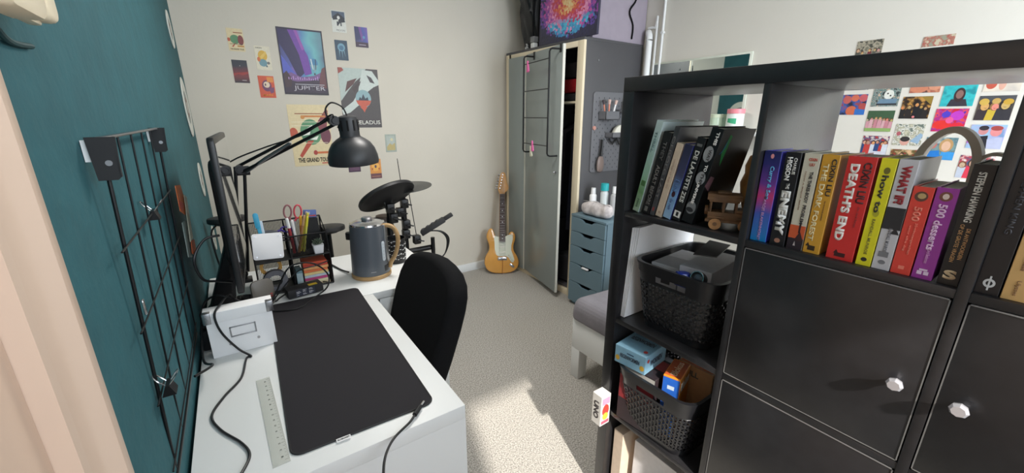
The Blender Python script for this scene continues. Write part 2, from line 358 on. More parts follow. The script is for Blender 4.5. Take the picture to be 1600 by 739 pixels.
def card(px, base, shapes, texts, label): M, w, h = bw(*px); return picture('postcard', M, w, h, base if not isinstance(base, tuple) else ink(base), shapes, texts, label, 'postcard', BG)
card((352, 43, 384, 81), cr, [('e', .45, .52, .3, .2, (92, 140, 100)), ('e', .8, .5, .18, .22, (128, 60, 60)), ('e', .08, .5, .1, .08, (190, 90, 60)), ('r', .4, .8, .95, .84, (150, 80, 58)), ('p', [(.2, .2), (.5, .4), (.3, .18)], (180, 72, 56)), ('r', .1, .3, .9, .32, (70, 50, 40)), ('r', .55, .2, .95, .26, (190, 130, 60))], [('THE GRAND TOUR', .5, .09, .84, .07, (50, 42, 40), .02)], 'small cream and green postcard with title, topmost of the leftmost cards')
card((361, 93, 391, 130), ramp('red_night_print', [(0, (38, 30, 36)), (.3, (120, 42, 44)), (.5, (104, 34, 42)), (.75, (38, 34, 48)), (1, (34, 34, 46))], 'Y', 0, .13, noise=.2, ns=14), [('p', [(0, .3), (.3, .38), (.6, .34), (1, .42), (1, .5), (.5, .46), (0, .42)], (158, 56, 52)), ('e', .5, .75, .03, .02, (190, 180, 170)), ('r', .5, .1, .8, .13, (180, 170, 170))], [], 'small black and red postcard below the cream and green one')
card((396, 71, 426, 110), (222, 214, 192), [('e', .48, .6, .3, .22, (214, 170, 66)), ('e', .45, .3, .26, .16, (112, 150, 160)), ('e', .2, .44, .1, .1, (206, 110, 60)), ('e', .8, .3, .1, .06, (120, 120, 116)), ('e', .66, .16, .06, .04, (96, 110, 120)), ('p', [(.3, .55), (.7, .8), (.75, .7), (.4, .45)], (226, 190, 96))], [('EUROPA', .3, .92, .42, .05, (90, 84, 80), .01)], 'small white postcard with yellow and blue shapes, left of the JUPITER poster')
card((402, 118, 432, 153), (206, 86, 56), [('e', .5, .55, .3, .26, (112, 62, 96)), ('e', .5, .6, .2, .14, (228, 206, 180)), ('e', .42, .6, .05, .06, (90, 60, 80)), ('r', .55, .72, .95, .95, (222, 140, 66)), ('p', [(.6, .4), (.95, .5), (.9, .25), (.7, .2)], (120, 70, 110))], [('MARS', .5, .12, .6, .09, (236, 160, 80), .02)], 'small orange postcard with a purple and cream emblem')
card((516, 15, 542, 52), (214, 214, 206), [('r', .05, .62, .95, .96, (78, 92, 112)), ('p', [(.1, .7), (.5, .9), (.9, .7), (.95, .5), (.6, .45), (.4, .3), (.5, .6), (.1, .55)], (44, 48, 58)), ('e', .5, .68, .1, .08, (224, 224, 220)), ('r', .35, .3, .45, .5, (44, 48, 58)), ('r', .6, .3, .68, .5, (44, 48, 58))], [('MOON', .58, .1, .6, .08, (90, 90, 90), .0)], 'small white and navy postcard reading MOON, topmost of the cards')
card((522, 62, 545, 95), (46, 70, 90), [('e', .5, .65, .3, .2, (112, 156, 176)), ('e', .5, .62, .18, .12, (70, 110, 138)), ('p', [(.3, .5), (.36, .5), (.3, .12)], (130, 170, 186)), ('p', [(.5, .5), (.56, .5), (.55, .08)], (130, 170, 186)), ('p', [(.66, .5), (.72, .5), (.78, .15)], (130, 170, 186))], [], 'small dark blue postcard with a pale jellyfish shape')
card((553, 41, 576, 75), sky, [('p', [(0, 1), (.3, 1), (.5, .4), (0, .3)], (58, 60, 100)), ('p', [(.3, 1), (.5, 1), (.65, .4), (.5, .3)], (118, 80, 150)), ('e', .68, .5, .1, .07, (84, 140, 176)), ('r', 0, 0, 1, .25, (66, 50, 68)), ('r', .25, .1, .8, .14, (170, 160, 176))], [], 'small purple and teal postcard, rightmost in the top cluster of cards')
card((601, 210, 620, 237), (160, 168, 158), [('r', .12, .1, .88, .9, (176, 184, 176)), ('p', [(.12, .3), (.4, .5), (.6, .4), (.88, .52), (.88, .1), (.12, .1)], (186, 168, 112)), ('e', .6, .7, .12, .08, (214, 206, 164))], [], 'small pale grey and sand postcard alone to the right of the lamp')
card((543, 248, 564, 268), (70, 46, 68), [('r', .1, .1, .9, .4, (98, 66, 90)), ('e', .5, .6, .2, .15, (136, 90, 104))], [], 'small dark plum postcard mostly hidden behind the lamp shade')
card((577, 249, 597, 278), (222, 150, 72), [('e', .5, .62, .34, .25, (236, 176, 84)), ('e', .5, .62, .09, .08, (84, 66, 84)), ('e', .25, .8, .07, .05, (184, 96, 60)), ('e', .76, .82, .07, .05, (184, 96, 60)), ('e', .2, .5, .07, .05, (184, 96, 60)), ('e', .8, .5, .07, .05, (184, 96, 60)), ('r', 0, 0, 1, .26, (112, 72, 80)), ('r', .1, .1, .9, .13, (190, 130, 100))], [], 'small orange and plum postcard below the lamp shade, beside the drum kit')

# round paper decorations on the teal wall near the corner
for k, (px, r, lab) in enumerate((((265, 47), .088, 'white round patterned plate high on the teal wall, topmost in its column'), ((291, 168), .15, 'largest white round plate with grey and rust centre on the teal wall'), ((313, 282), .09, 'small white round plate below the largest one on the teal wall'), ((333, 374), .068, 'small white round plate low on the teal wall beside the monitor'))):
    q = onx(px[0], px[1], XL); yy = 2.80 if k < 2 else 2.72
    M = fr((XL + .001, yy, q.z), (0, 1, 0), (0, 0, 1)); b = BM()
    lathe(b, [(0, 0), (r * .98, 0), (r, .003), (r * .97, .006), (r * .7, .004), (0, .004)], n=40)
    for j, (rr, mi) in enumerate(((.55, 1), (.34, 2), (.2, 0))):
        f = b.faces.new([b.verts.new((r * rr * math.cos(a * PI / 12), r * rr * math.sin(a * PI / 12), .0046 + j * .0002)) for a in range(24)]); f.material_index = mi
    solo('wall_plate', b, [mat('glazed_white', (214, 216, 208), .4), mat('plate_grey', (140, 150, 148), .5), mat('plate_rust', (132, 92, 78), .5)], lab, 'plate', 'round plates on the teal wall', M=M)
b = BM(); cyl(b, (XL, 1.02, 1.585), (XL + .012, 1.02, 1.585), .006, .009, n=12); solo('wall_hook', b, M_chrome, 'tiny silver hook alone on the bare teal wall above the wire grid', 'hook')

# ================================================================= WIRE GRID ON THE TEAL WALL
GX = -.1445
YS = [.772 + .112 * k for k in range(6)]
def gx(z): return GX - (1.335 - z) * .036
t = thing('wire_wall_grid', 'black wire grid rack bracketed to the teal wall beside the desk', 'wire rack', (GX, 1.02, .785))
ys = YS; zs = [1.185, 1.062, .939, .816]
b = BM(); box(b, GX - .004, GX + .005, .762, 1.34, 1.333, 1.337, bev=.001); part('top_bar', b, M_steel, t, label='bare steel top bar')
for k, y in enumerate(ys):
    b = BM(); cyl(b, (gx(.787), y, .787), (GX, y, 1.336), .0026 if k in (0, 5) else .0016, n=8); part('vertical_wire', b, M_bmetal, t)
for z in zs:
    b = BM(); cyl(b, (gx(z) + .004, .73, z), (gx(z) + .006, 1.32, z), .0014, n=8); part('cross_wire', b, M_bmetal, t)
b = BM(); box(b, gx(.78) - .001, gx(.78) + .005, .73, 1.32, .783, .789, bev=.001); part('bottom_bar', b, M_bmetal, t)
for y, sc in ((.760, 1), (1.31, .8)):
    b = BM(); prism(b, [(.009, 0), (.029, 0), (.033, .004), (.0365, .057), (.006, .057)], .003, fr((XL, y, 1.280), (1, 0, 0), (0, 0, 1)))
    box(b, XL + .001, XL + .010, y + .0005, y + .010, 1.305, 1.333, mi=1); prism(b, [(y - .003, 1.284), (y + .003, 1.284), (y + .010, 1.337), (y - .003, 1.337)], .002, fr((XL + .0315, 0, 0), (0, 1, 0), (0, 0, 1)))
    br = part('bracket', b, [M_bmatte, M_white], t)
    b = BM(); cyl(b, (XL + .024, y - .0045, 1.303), (XL + .024, y - .0025, 1.303), .0038, n=18); part('screw', b, M_steel, br, label='pale screw head')
def binder_clip(y, z, lab):
    t = thing('binder_clip', lab, 'clip', (GX, y, z), group='binder clips on the wire grid')
    b = BM(); prism(b, [(-.009, 0), (.009, 0), (.0025, .018), (-.0025, .018)], .026, fr((GX, y + .013, z - .018), (1, 0, 0), (0, 0, 1))); part('clip_body', b, M_bmetal, t)
    for s in (-1, 1):
        b = BM(); tube(b, [(GX + s * .003, y - .008, z), (GX + s * .012, y - .008, z + .012), (GX + s * .016, y, z + .018), (GX + s * .012, y + .008, z + .012), (GX + s * .003, y + .008, z)], .0011, n=6, sm=4); part('wire_handle', b, M_chrome, t)
binder_clip(.772, .952, 'black binder clip with silver handles low on the first wire of the grid')
binder_clip(1.02, 1.19, 'small binder clip on the uppermost cross wire of the grid')
b = BM(); prism(b, rrect(.009, .026, .004), .003, fr((gx(1.085) + .004, .776, 1.085), (0, 1, 0), (0, 0, 1)), bev=.001); solo('wall_peg', b, M_chrome, 'small silver clip on the middle of the nearest grid wire', 'clip')
def note(pts, c, lab, x=GX + .008, sh=()):
    q = [onx(u, v, x) for u, v in pts]; b = BM(); prism(b, [(p.y, p.z) for p in q], .0012, fr((x, 0, 0), (0, 1, 0), (0, 0, 1)))
    mats = [ink(c)]
    for k, (pp, cc) in enumerate(sh):
        q = [onx(u, v, x + .0014) for u, v in pp]; f = b.faces.new([b.verts.new(v) for v in q]); f.material_index = k + 1; mats.append(ink(cc))
    solo('paper_note', b, mats, lab, 'note', 'papers clipped to the wire grid')
note([(273, 290), (281, 289), (290, 318), (289, 336), (281, 330)], (206, 104, 40), 'orange and red printed paper, uppermost on the wire grid', sh=[([(279, 312), (287, 318), (287, 330), (281, 326)], (186, 60, 48))])
note([(287, 304), (291, 308), (301, 372), (297, 378)], (196, 196, 176), 'pale narrow paper beside the orange one on the wire grid', x=GX + .012)
note([(284, 348), (290, 344), (297, 382), (300, 402), (294, 402)], (150, 166, 160), 'grey green folded paper low on the wire grid', x=GX + .004)
note([(298, 376), (303, 374), (306, 392), (305, 400), (300, 396)], (206, 96, 48), 'small orange scrap of paper, lowest on the wire grid', x=GX + .01)

# ================================================================= DESKS
DX0, DX1 = -.100, .345
t = thing('writing_desk', 'small white writing desk holding the black mat, nearest the camera', 'desk', (.12, 1.05, 0))
b = BM(); box(b, -.155, DX1, .69, 1.41, .7045, .74, bev=.0015); part('desktop', b, M_white, t)
for y in (.6905, 1.386):
    b = BM(); box(b, -.155, DX1, y, y + .022, 0, .7045); part('side_panel', b, M_white, t)
b = BM(); box(b, -.14, -.125, .715, 1.386, .3, .705); part('back_panel', b, M_white, t)
b = BM(); box(b, .322, .34, .716, 1.384, .60, .70, bev=.001); f_ = part('drawer', b, M_white, t)
b = BM(); box(b, .3402, .348, 1.0, 1.1, .64, .652, bev=.002); part('handle', b, M_steel, f_)
t = thing('side_table', 'second white desk behind the first, holding the kettle and organizer', 'desk', (.22, 1.66, 0))
b = BM(); box(b, -.155, .64, 1.414, 1.92, .712, .74, bev=.002); part('tabletop', b, M_white, t)
for x in (-.15, .615):
    b = BM(); box(b, x, x + .022, 1.42, 1.915, 0, .712); part('side_panel', b, M_white, t)
b = BM(); box(b, .37, .613, 1.418, 1.434, .58, .708, bev=.001); f_ = part('drawer', b, M_white, t)
b = BM(); tube(b, [(.42, 1.417, .66), (.425, 1.404, .655), (.44, 1.404, .65), (.445, 1.417, .648)], .002, sm=3); part('handle', b, M_steel, f_)
b = BM(); box(b, -.125, .613, 1.9, 1.912, .3, .708); part('back_panel', b, M_white, t)

# desk mat
q = [onz(432, 480, .741), onz(560, 448, .741), onz(683, 626, .741), onz(457, 718, .741)]
t = thing('desk_mat', 'long black fabric desk mat lying along the white desk', 'desk mat', (.155, 1.12, .74))
M = fr((.1555, 1.118, .7402), (1, 0, 0), (0, 1, 0)) @ Matrix.Rotation(math.radians(-1.5), 4, 'Z')
b = BM(); prism(b, rrect(.291, .762, .022, n=6), .003, M, bev=.001, seg=1); part('mat_sheet', b, M_mat, t)
b = BM(); o = [M @ Vector((p[0], p[1], .0024)) for p in rrect(.288, .759, .021, n=6)]; tube(b, o, .0018, n=6, closed=True); part('stitched_edge', b, M_bmatte, t)
p = onz(537, 685, .744); b = BM(); Mt = fr((p.x, p.y, .7436), (1, 0, 0), (0, 1, 0)) @ Matrix.Rotation(math.radians(-1.5), 4, 'Z')
box(b, -.0135, .0135, -.005, .005, 0, .0008, M=Mt); text(b, 'SILVERCREST', Mt @ Matrix.Translation((0, 0, .0009)), .023, .0042, 1, .01); part('sewn_label', b, [M_paper, M_bmatte], t, label='small white sewn label')
# ruler
a, c = onz(413, 592, .741), onz(438, 726, .741); ru = fr(((a.x + c.x) / 2, (a.y + c.y) / 2, .7402), (1, 0.035, 0), (-.035, 1, 0))
b = BM(); box(b, -.0145, .0145, -.158, .158, 0, .002, bev=.0004, M=ru)
for k in range(61):
    y = -.15 + k * .005; L = .008 if k % 10 == 0 else (.006 if k % 2 == 0 else .003); box(b, .0142 - L, .0142, y - .0002, y + .0002, .002, .0022, mi=1, M=ru)
for k in range(1, 30, 2): text(b, str(k), ru @ Matrix.Translation((.003, -.15 + k * .01, .0021)) @ Matrix.Rotation(PI / 2, 4, 'Z'), .0035, .0035, 1)
solo('ruler', b, [mat('clear_ruler_plastic', (220, 222, 214), .2, spec=.5, alpha=.5), mat('ruler_marks', (90, 92, 90), .5)], 'clear plastic ruler lying beside the black desk mat', 'ruler')

# white storage box
t = thing('storage_box', 'white cardboard storage box with metal corners and label holder, on the near desk', 'box', (-.05, 1.265, .74))
bx0, bx1, by0, by1 = -.128, .022, 1.226, 1.266
b = BM(); box(b, bx0, bx1, by0, by1, .7402, .852, bev=.001); part('box_body', b, M_paper, t)
b = BM(); box(b, bx0 - .004, bx1 + .004, by0 - .004, by1 + .004, .842, .872, bev=.0015); lid = part('lid', b, M_paper, t)
for x in (bx0 - .005, bx1 - .013):
    b = BM(); box(b, x, x + .018, by0 - .0058, by0 + .012, .842, .8735, bev=.002); cyl(b, (x + .009, by0 - .0075, .858), (x + .009, by0 - .005, .858), .003, n=10); part('corner_cap', b, M_steel, lid, label='metal corner cap')
b = BM(); pts = rrect(.06, .03, .002)
for x0, x1, z0, z1 in ((-.03, .03, -.015, -.012), (-.03, .03, .012, .015), (-.03, -.027, -.015, .015), (.027, .03, -.015, .015)): box(b, -.051 + x0, -.051 + x1, by0 - .003, by0, .806 + z0, .806 + z1, bev=.0006)
part('label_holder', b, M_steel, t, label='metal label holder')
for x in (-.085, -.02):
    b = BM(); cyl(b, (x, by0 - .002, .772), (x, by0, .772), .0035, n=12); part('rivet', b, M_steel, t)

# cables
def cable(pts, r, m, lab, grp=None, name='cable', sm=8):
    b = BM(); tube(b, pts, r, n=8, sm=sm); return solo(name, b, m, lab, 'cable', grp)
Z = lambda u, v, z=.7435: onz(u, v, z)
cable([(-.06, 1.345, .80), (-.065, 1.30, .885), (-.09, 1.25, .882), (-.105, 1.214, .868), (-.098, 1.206, .82), (-.07, 1.200, .765), (-.045, 1.18, .7445), Z(385, 560), Z(377, 590), Z(350, 620), Z(331, 650), Z(345, 672), Z(377, 692), Z(390, 712), Z(375, 745), Z(350, 800)], .0028, M_bplastic, 'black cable running over the white box and snaking down the bare desk')
t = thing('usb_cable', 'black cable with a plug, crossing the near right corner of the desk mat', 'cable', tuple(Z(640, 660)))
p0, p1 = Z(662, 627, .748), Z(648, 648, .748)
b = BM(); tube(b, [p1, Z(640, 660, .747), Z(618, 682, .744), Z(606, 702, .744), Z(600, 725, .743), Z(599, 760, .743)], .0026, sm=8); part('cord', b, M_bplastic, t)
b = BM(); cyl(b, p1, p0.lerp(p1, .35), .0055, .0048, n=10); part('plug', b, M_bmatte, t)
b = BM(); cyl(b, p0.lerp(p1, .35), p0, .0025, n=8); part('plug_tip', b, M_chrome, t, label='silver plug tip')

# power strip behind the white box
t = thing('power_strip', 'black power strip on the desk behind the white storage box', 'power strip', (-.09, 1.31, .74))
b = BM(); box(b, -.152, -.02, 1.282, 1.335, .7405, .800, bev=.005); part('strip_body', b, M_bplastic, t)
for k in range(3):
    b = BM(); cyl(b, (-.13 + k * .042, 1.308, .7995), (-.13 + k * .042, 1.308, .8015), .017, n=20); part('socket', b, mat('socket_black', (16, 16, 18), .6), t)
for k in range(2):
    b = BM(); box(b, -.145 + k * .045, -.115 + k * .045, 1.293, 1.323, .802, .848, bev=.005); solo('power_plug', b, M_bmatte, ('black plug in the socket nearest the teal wall', 'black plug in the middle socket of the power strip')[k], 'plug', 'plugs in the power strip')

# power adapter with its label
t = thing('power_adapter', 'black laptop power adapter with white printed label at the far end of the mat', 'power adapter', (.14, 1.53, .745))
A = fr((.138, 1.548, .7435), (1, .16, 0), (-.16, 1, 0))
b = BM(); box(b, -.06, .06, -.026, .026, 0, .032, bev=.004, M=A); part('brick', b, M_bmatte, t)
b = BM(); Mf = A @ fr((0, -.0262, .016), (1, 0, 0), (0, 0, 1)); box(b, -.035, .03, -.012, .012, 0, .0006, M=Mf)
for k in range(6): 
    for j in range(3):
        if (k + j) % 4: box(b, -.033 + j * .021, -.033 + j * .021 + .008 + .009 * ((k * 7 + j * 3) % 5) / 5, .0085 - k * .0034, .0095 - k * .0034, .0006, .0009, mi=1, M=Mf)
part('printed_label', b, [mat('label_ink_blue', (40, 44, 60), .5), M_paper], t, label='printed specification label')
b = BM(); box(b, .012, .042, -.022, -.004, .032, .0326, M=A); part('yellow_sticker', b, ink((222, 190, 40)), t)
b = BM(); tube(b, [A @ Vector((.06, 0, .016)), A @ Vector((.08, -.002, .016)), A @ Vector((.09, .02, .012)), A @ Vector((.08, .05, .006)), A @ Vector((.065, .06, .004))], .0022, sm=6)
tube(b, [A @ Vector((-.06, 0, .016)), A @ Vector((-.085, -.01, .01)), A @ Vector((-.1, -.02, .006)), A @ Vector((-.115, .0, .006))], .003, sm=6); part('cord', b, M_bplastic, t)
cable([(.015, 1.47, .745), (.05, 1.50, .79), (.10, 1.50, .868), (.17, 1.50, .868), (.215, 1.5, .82), (.21, 1.49, .775), (.17, 1.49, .746), (.10, 1.42, .746), (.03, 1.44, .746)], .0028, M_bplastic, 'black cable arched in a tall loop in front of the organizer')
cable([(.02, 1.49, .746), (.06, 1.49, .79), (.12, 1.49, .85), (.18, 1.485, .862), (.225, 1.52, .86)], .0022, M_bplastic, 'thin black cable slanting up across the organizer to the loop')
cable([(-.15, 1.05, .80), (-.12, 1.10, .79), (-.145, 1.19, .76), (-.145, 1.26, .80), (-.135, 1.36, .85), (-.09, 1.345, .87), (-.03, 1.345, .82), (.02, 1.345, .747)], .003, M_bplastic, 'black cable bunched along the wall edge behind the white box')
cable([(-.065, 1.33, 1.05), (-.10, 1.32, 1.045), (-.128, 1.30, 1.0), (-.12, 1.31, .94), (-.09, 1.33, .92), (-.06, 1.36, .90)], .0034, M_bplastic, 'black cable looping out from behind the monitor towards the teal wall')
cable([(.2, 2.1, .60), (.22, 1.96, .70), (.235, 1.930, .742), (.24, 1.905, .7455), (.27, 1.85, .744), (.30, 1.72, .745), (.32, 1.665, .747)], .0035, M_bplastic, 'black mains cable of the kettle crossing the far desk')

# ================================================================= MONITOR
t = thing('computer_monitor', 'black widescreen monitor seen almost edge on, its screen facing the chair', 'monitor', (-.06, 1.5, .74))
ang = math.atan2(.022, .465); Mm = fr((-.0335, 1.275, 1.10), (math.sin(ang), math.cos(ang), 0), (0, 0, 1))   # x along the screen away from camera, z out of the screen (+x world)
b = BM(); prism(b, rrect(.465, .425, .012, cx=.2325), .016, Mm @ Matrix.Translation((0, 0, -.016)), bev=.003); part('bezel', b, M_bplastic, t)
b = BM(); prism(b, rrect(.435, .385, .002, cx=.2325), .0006, Mm @ Matrix.Translation((0, .004, 0))); part('screen', b, mat('dark_glossy_screen', (74, 74, 78), .10, spec=1.0, coat=1), t, smooth=0, label='glossy switched-off screen')
b = BM(); prism(b, rrect(.34, .30, .04, cx=.2325), .016, Mm @ Matrix.Translation((0, 0, -.031)), bev=.01, seg=3); part('back_shell', b, M_bmatte, t)
b = BM(); prism(b, [(-.145, .752), (-.07, .752), (-.046, .93), (-.047, 1.06), (-.062, 1.06), (-.068, .97)], .11, fr((0, 1.57, 0), (1, 0, 0), (0, 0, 1)), bev=.004); part('stand_neck', b, M_bplastic, t)
b = BM(); prism(b, rrect(.145, .24, .05), .014, fr((-.076, 1.512, .7402), (1, 0, 0), (0, 1, 0)), bev=.004, seg=3); part('stand_base', b, mat('piano_black', (14, 14, 16), .12, coat=.5), t)
b = BM(); Md = fr((.004, 1.52, .80), (1, .25, 0), (0, .12, 1))
prism(b, rrect(.068, .094, .018), .012, Md @ Matrix.Translation((.006, -.012, 0)), bev=.003)
for k in range(2): box(b, .024, .032, -.03 + k * .008, -.026 + k * .008, .0121, .0128, mi=1, M=Md)
solo('portable_drive', b, [mat('warm_grey_shell', (112, 106, 98), .35), ink((170, 60, 60))], 'small warm grey rounded box with a red mark, between monitor and organizer', 'drive')

# ================================================================= DESK LAMP
t = thing('architect_lamp', 'black jointed architect desk lamp reaching over the desk from behind the monitor', 'desk lamp', (-.037, 1.81, .74))
LY = 1.81
b = BM(); box(b, -.062, -.012, LY - .025, LY + .025, .7405, .752, bev=.002); cyl(b, (-.037, LY, .752), (-.037, LY, .79), .011); part('desk_clamp', b, M_bmetal, t)
el = Vector((.014, LY, 1.176)); ba = Vector((-.037, LY, .775)); hd = Vector((.310, 1.56, 1.350))
for dy in (-.012, .012):
    b = BM(); cyl(b, ba + Vector((dy * 1.2, dy, 0)), el + Vector((dy * 1.2, dy, 0)), .006, n=10); part('lower_arm', b, M_bmetal, t)
    b = BM(); cyl(b, el + Vector((0, dy, dy)), hd + Vector((0, dy, dy)), .0055, n=10); part('upper_arm', b, M_bmetal, t)
for i in range(2):
    b = BM(); y = LY - .02 + i * .04
    tube(b, [el + Vector((.02, -.02 + i * .04, -.01)), el.lerp(hd, .28) + Vector((0, -.02 + i * .04, -.008)), el.lerp(hd, .55) + Vector((0, -.018 + .036 * i, .0))], .0042, n=8)
    part('spring', b, M_steel, t, label='steel tension spring')
for p, nm, r in ((el, 'elbow_joint', .016), (hd, 'head_joint', .017), (ba, 'base_joint', .014)):
    b = BM(); cyl(b, p + Vector((0, -.02, 0)), p + Vector((0, .02, 0)), r, n=18); cyl(b, p + Vector((0, -.028, 0)), p + Vector((0, -.02, 0)), r * .6, n=12)
    if nm == 'elbow_joint': box(b, p.x - .02, p.x + .03, p.y - .016, p.y + .016, p.z - .022, p.z + .01, bev=.003)
    part(nm, b, M_bmetal, t)
sx, sy, sz = .364, 1.56, 1.208
Ms = fr((sx, sy, sz), (1, 0, .06), (0, 1, .05))
b = BM()
out = [(.086, -.008), (.088, 0), (.086, .02), (.079, .045), (.066, .066), (.048, .08), (.036, .087), (.034, .092)]
inn = [(.0855, -.006), (.083, .02), (.075, .044), (.062, .062), (.045, .075), (.03, .08), (0, .082)]
lathe(b, [(r, z) for r, z in inn[::-1]], M=Ms, n=48, mi=1); lathe(b, out[::1], M=Ms, n=48); lathe(b, [(.0855, -.006), (.086, -.008)], M=Ms, n=48)
sh = part('lamp_shade', b, [mat('charcoal_enamel', (44, 45, 48), .42), mat('shade_inner_white', (215, 218, 220), .4)], t, label='charcoal dome shade, white inside')
b = BM(); lathe(b, [(0, .088), (.034, .088), (.034, .148), (.031, .156), (.02, .160), (0, .160)], M=Ms, n=32)
for k in range(10):
    a = k * PI / 5; c = Vector((math.cos(a) * .0342, math.sin(a) * .0342, .128)); box(b, -.003, .003, -.0012, .0012, -.018, .018, mi=1, M=Ms @ Matrix.Translation(c) @ Matrix.Rotation(a + PI / 2, 4, 'Z'))
part('lamp_socket', b, [mat('charcoal_enamel', (44, 45, 48), .42), mat('slot_black', (8, 8, 8), .9)], t)
b = BM(); lathe(b, [(0, -.002), (.012, .004), (.018, .02), (.016, .04), (.012, .06), (.012, .08)], M=Ms, n=24); part('bulb', b, mat('opal_bulb', (236, 236, 232), .25), t)
b = BM(); tube(b, [hd, hd + Vector((.02, 0, -.008)), Ms @ Vector((-.034, 0, .12))], .0055, n=8, sm=4); part('head_bracket', b, M_bmetal, t)
b = BM(); tube(b, [Ms @ Vector((0, 0, .16)), Ms @ Vector((-.012, 0, .19)), Ms @ Vector((-.045, 0, .205)), Ms @ Vector((-.068, 0, .18)), Ms @ Vector((-.055, 0, .14)), hd + Vector((-.01, -.02, .02)), el.lerp(hd, .7) + Vector((0, -.014, .008)), el.lerp(hd, .3) + Vector((0, -.014, .03)), el + Vector((-.015, -.01, .035)), el + Vector((-.035, 0, 0)), ba.lerp(el, .6) + Vector((-.012, -.01, 0)), ba + Vector((-.02, 0, .02))], .0028, sm=6)
part('lamp_cord', b, M_bplastic, t)

# ================================================================= DESK ORGANIZER AND WHAT IS IN IT
OX0, OX1, OY0, OY1, OZ = .004, .248, 1.60, 1.735, .7402
mesh_m = mat('black_wire_mesh', (26, 26, 28), .5, metal=.2)
def meshpanel(bm, o, X, Y, w, h, n, m, r=.0007):
    o, X, Y = Vector(o), Vector(X), Vector(Y)
    for k in range(n + 1): cyl(bm, o + X * (w * k / n), o + X * (w * k / n) + Y * h, r, n=4)
    for k in range(m + 1): cyl(bm, o + Y * (h * k / m), o + Y * (h * k / m) + X * w, r, n=4)
t = thing('desk_organizer', 'black wire mesh desk organizer full of pens and notes on the far desk', 'organizer', ((OX0 + OX1) / 2, (OY0 + OY1) / 2, .74))
b = BM()
for p in ([(OX0, OY0, OZ), (OX1, OY0, OZ), (OX1, OY1, OZ), (OX0, OY1, OZ)],): tube(b, [(x, y, z + .003) for x, y, z in p], .003, n=6, closed=True)
for x in (OX0, .118, OX1):
    tube(b, [(x, OY0, OZ + .003), (x, OY0, .865), (x, OY0 + .03, .94), (x, OY1, .985), (x, OY1, OZ + .003)], .003, n=6)
for z, y in ((.865, OY0), (.985, OY1), (.94, OY0 + .03)): cyl(b, (OX0, y, z), (OX1, y, z), .003, n=6)
part('wire_frame', b, M_bmetal, t)
b = BM(); meshpanel(b, (OX0, OY1, OZ), (1, 0, 0), (0, 0, 1), OX1 - OX0, .24, 48, 48); part('back_panel', b, mesh_m, t)
for x in (OX0, .118, OX1):
    b = BM(); meshpanel(b, (x, OY0, OZ), (0, 1, 0), (0, 0, 1), OY1 - OY0, .125, 26, 24); meshpanel(b, (x, OY0 + .03, .865), (0, 1, 0), (0, 0, 1), OY1 - OY0 - .03, .075, 20, 14); part('side_panel', b, mesh_m, t)
for z in (OZ + .001, .862):
    b = BM(); box(b, OX0, OX1, OY0, OY1, z, z + .002); part('tier_tray', b, mesh_m, t)
b = BM(); meshpanel(b, (.118, OY0 + .03, .865), (1, 0, 0), (0, 0, 1), OX1 - .118, .07, 26, 14); part('front_panel', b, mesh_m, t)
# contents
b = BM(); Mn = fr((.052, OY0 + .012, .922), (1, 0, -.07), (.07, .25, 1)); prism(b, rrect(.094, .092, .008), .004, Mn, bev=.001)
for x, y in ((-.036, .036), (.036, .036), (-.036, -.036), (.036, -.036)): cyl(b, Mn @ Vector((x, y, .0038)), Mn @ Vector((x, y, .0052)), .0025, n=8, mi=1)
solo('white_card', b, [M_paper, M_steel], 'white square plastic card with four tiny screws at the organizer front', 'card')
b = BM(); lathe(b, [(.022, -.011), (.040, -.011), (.040, .011), (.022, .011), (.022, -.011)], M=fr((.058, 1.635, .783), (1, 0, 0), (0, 0, 1)), n=36); solo('tape_roll', b, mat('grey_tape', (112, 112, 118), .6), 'round grey tape roll standing in the lower left tier of the organizer', 'tape')
b = BM(); lathe(b, [(.026, -.009), (.036, -.009), (.036, .009), (.026, .009), (.026, -.009)], M=fr((.052, 1.675, .826), (1, 0, 0), (0, 0, 1)), n=36); solo('tape_roll', b, mat('masking_tape', (222, 168, 84), .6), 'yellow orange masking tape roll above the grey tape', 'tape')
# sticky notes
for k, c in enumerate(((228, 206, 170), (238, 230, 190), (200, 74, 132), (196, 208, 220), (240, 214, 150), (228, 120, 70), (236, 170, 110), (196, 66, 50), (214, 84, 52))):
    z = .745 + k * .0105; b = BM(); box(b, .152, .238 - .002 * (k % 3), OY0 + .006, OY0 + .085, z, z + .0095 if k < 8 else z + .008, M=Matrix.Identity(4))
    solo('sticky_note_pad', b, ink(c), '%s notepad, number %s from the bottom of the stack in the organizer' % (('cream', 'pale yellow', 'pink', 'pale blue', 'straw yellow', 'orange', 'peach', 'dark red', 'red')[k], ('first', 'second', 'third', 'fourth', 'fifth', 'sixth', 'seventh', 'eighth', 'last')[k]), 'notepad', 'stack of coloured notepads')
b = BM(); box(b, .126, .147, OY0 + .01, OY0 + .08, .7445, .81, bev=.001); box(b, .1262, .1468, OY0 + .0094, OY0 + .0102, .752, .80, mi=1); solo('index_card_box', b, [ink((96, 130, 140)), ink((170, 190, 196))], 'thin blue grey box standing left of the notepad stack', 'box')
def pen(x, y, ang, L, r, cs, lab, name='pen', lean=.05, flat=False):
    t = thing(name, lab, 'pen', (x, y, .866), group='pens and tools in the organizer'); d = Vector((math.sin(ang), lean, math.cos(ang))).normalized(); p = Vector((x, y, .868))
    b = BM(); cyl(b, p, p + d * L * .72, r, n=10); part('barrel', b, ink(cs[0]), t)
    b = BM(); cyl(b, p + d * L * .72, p + d * L * .97, r * 1.12, n=10); cyl(b, p + d * L * .97, p + d * L, r * 1.1, r * .7, n=10); part('cap', b, ink(cs[1]), t)
pen(.136, 1.66, -.06, .135, .0055, ((150, 40, 46), (226, 226, 224)), 'dark red marker with white cap, leftmost marker in the organizer')
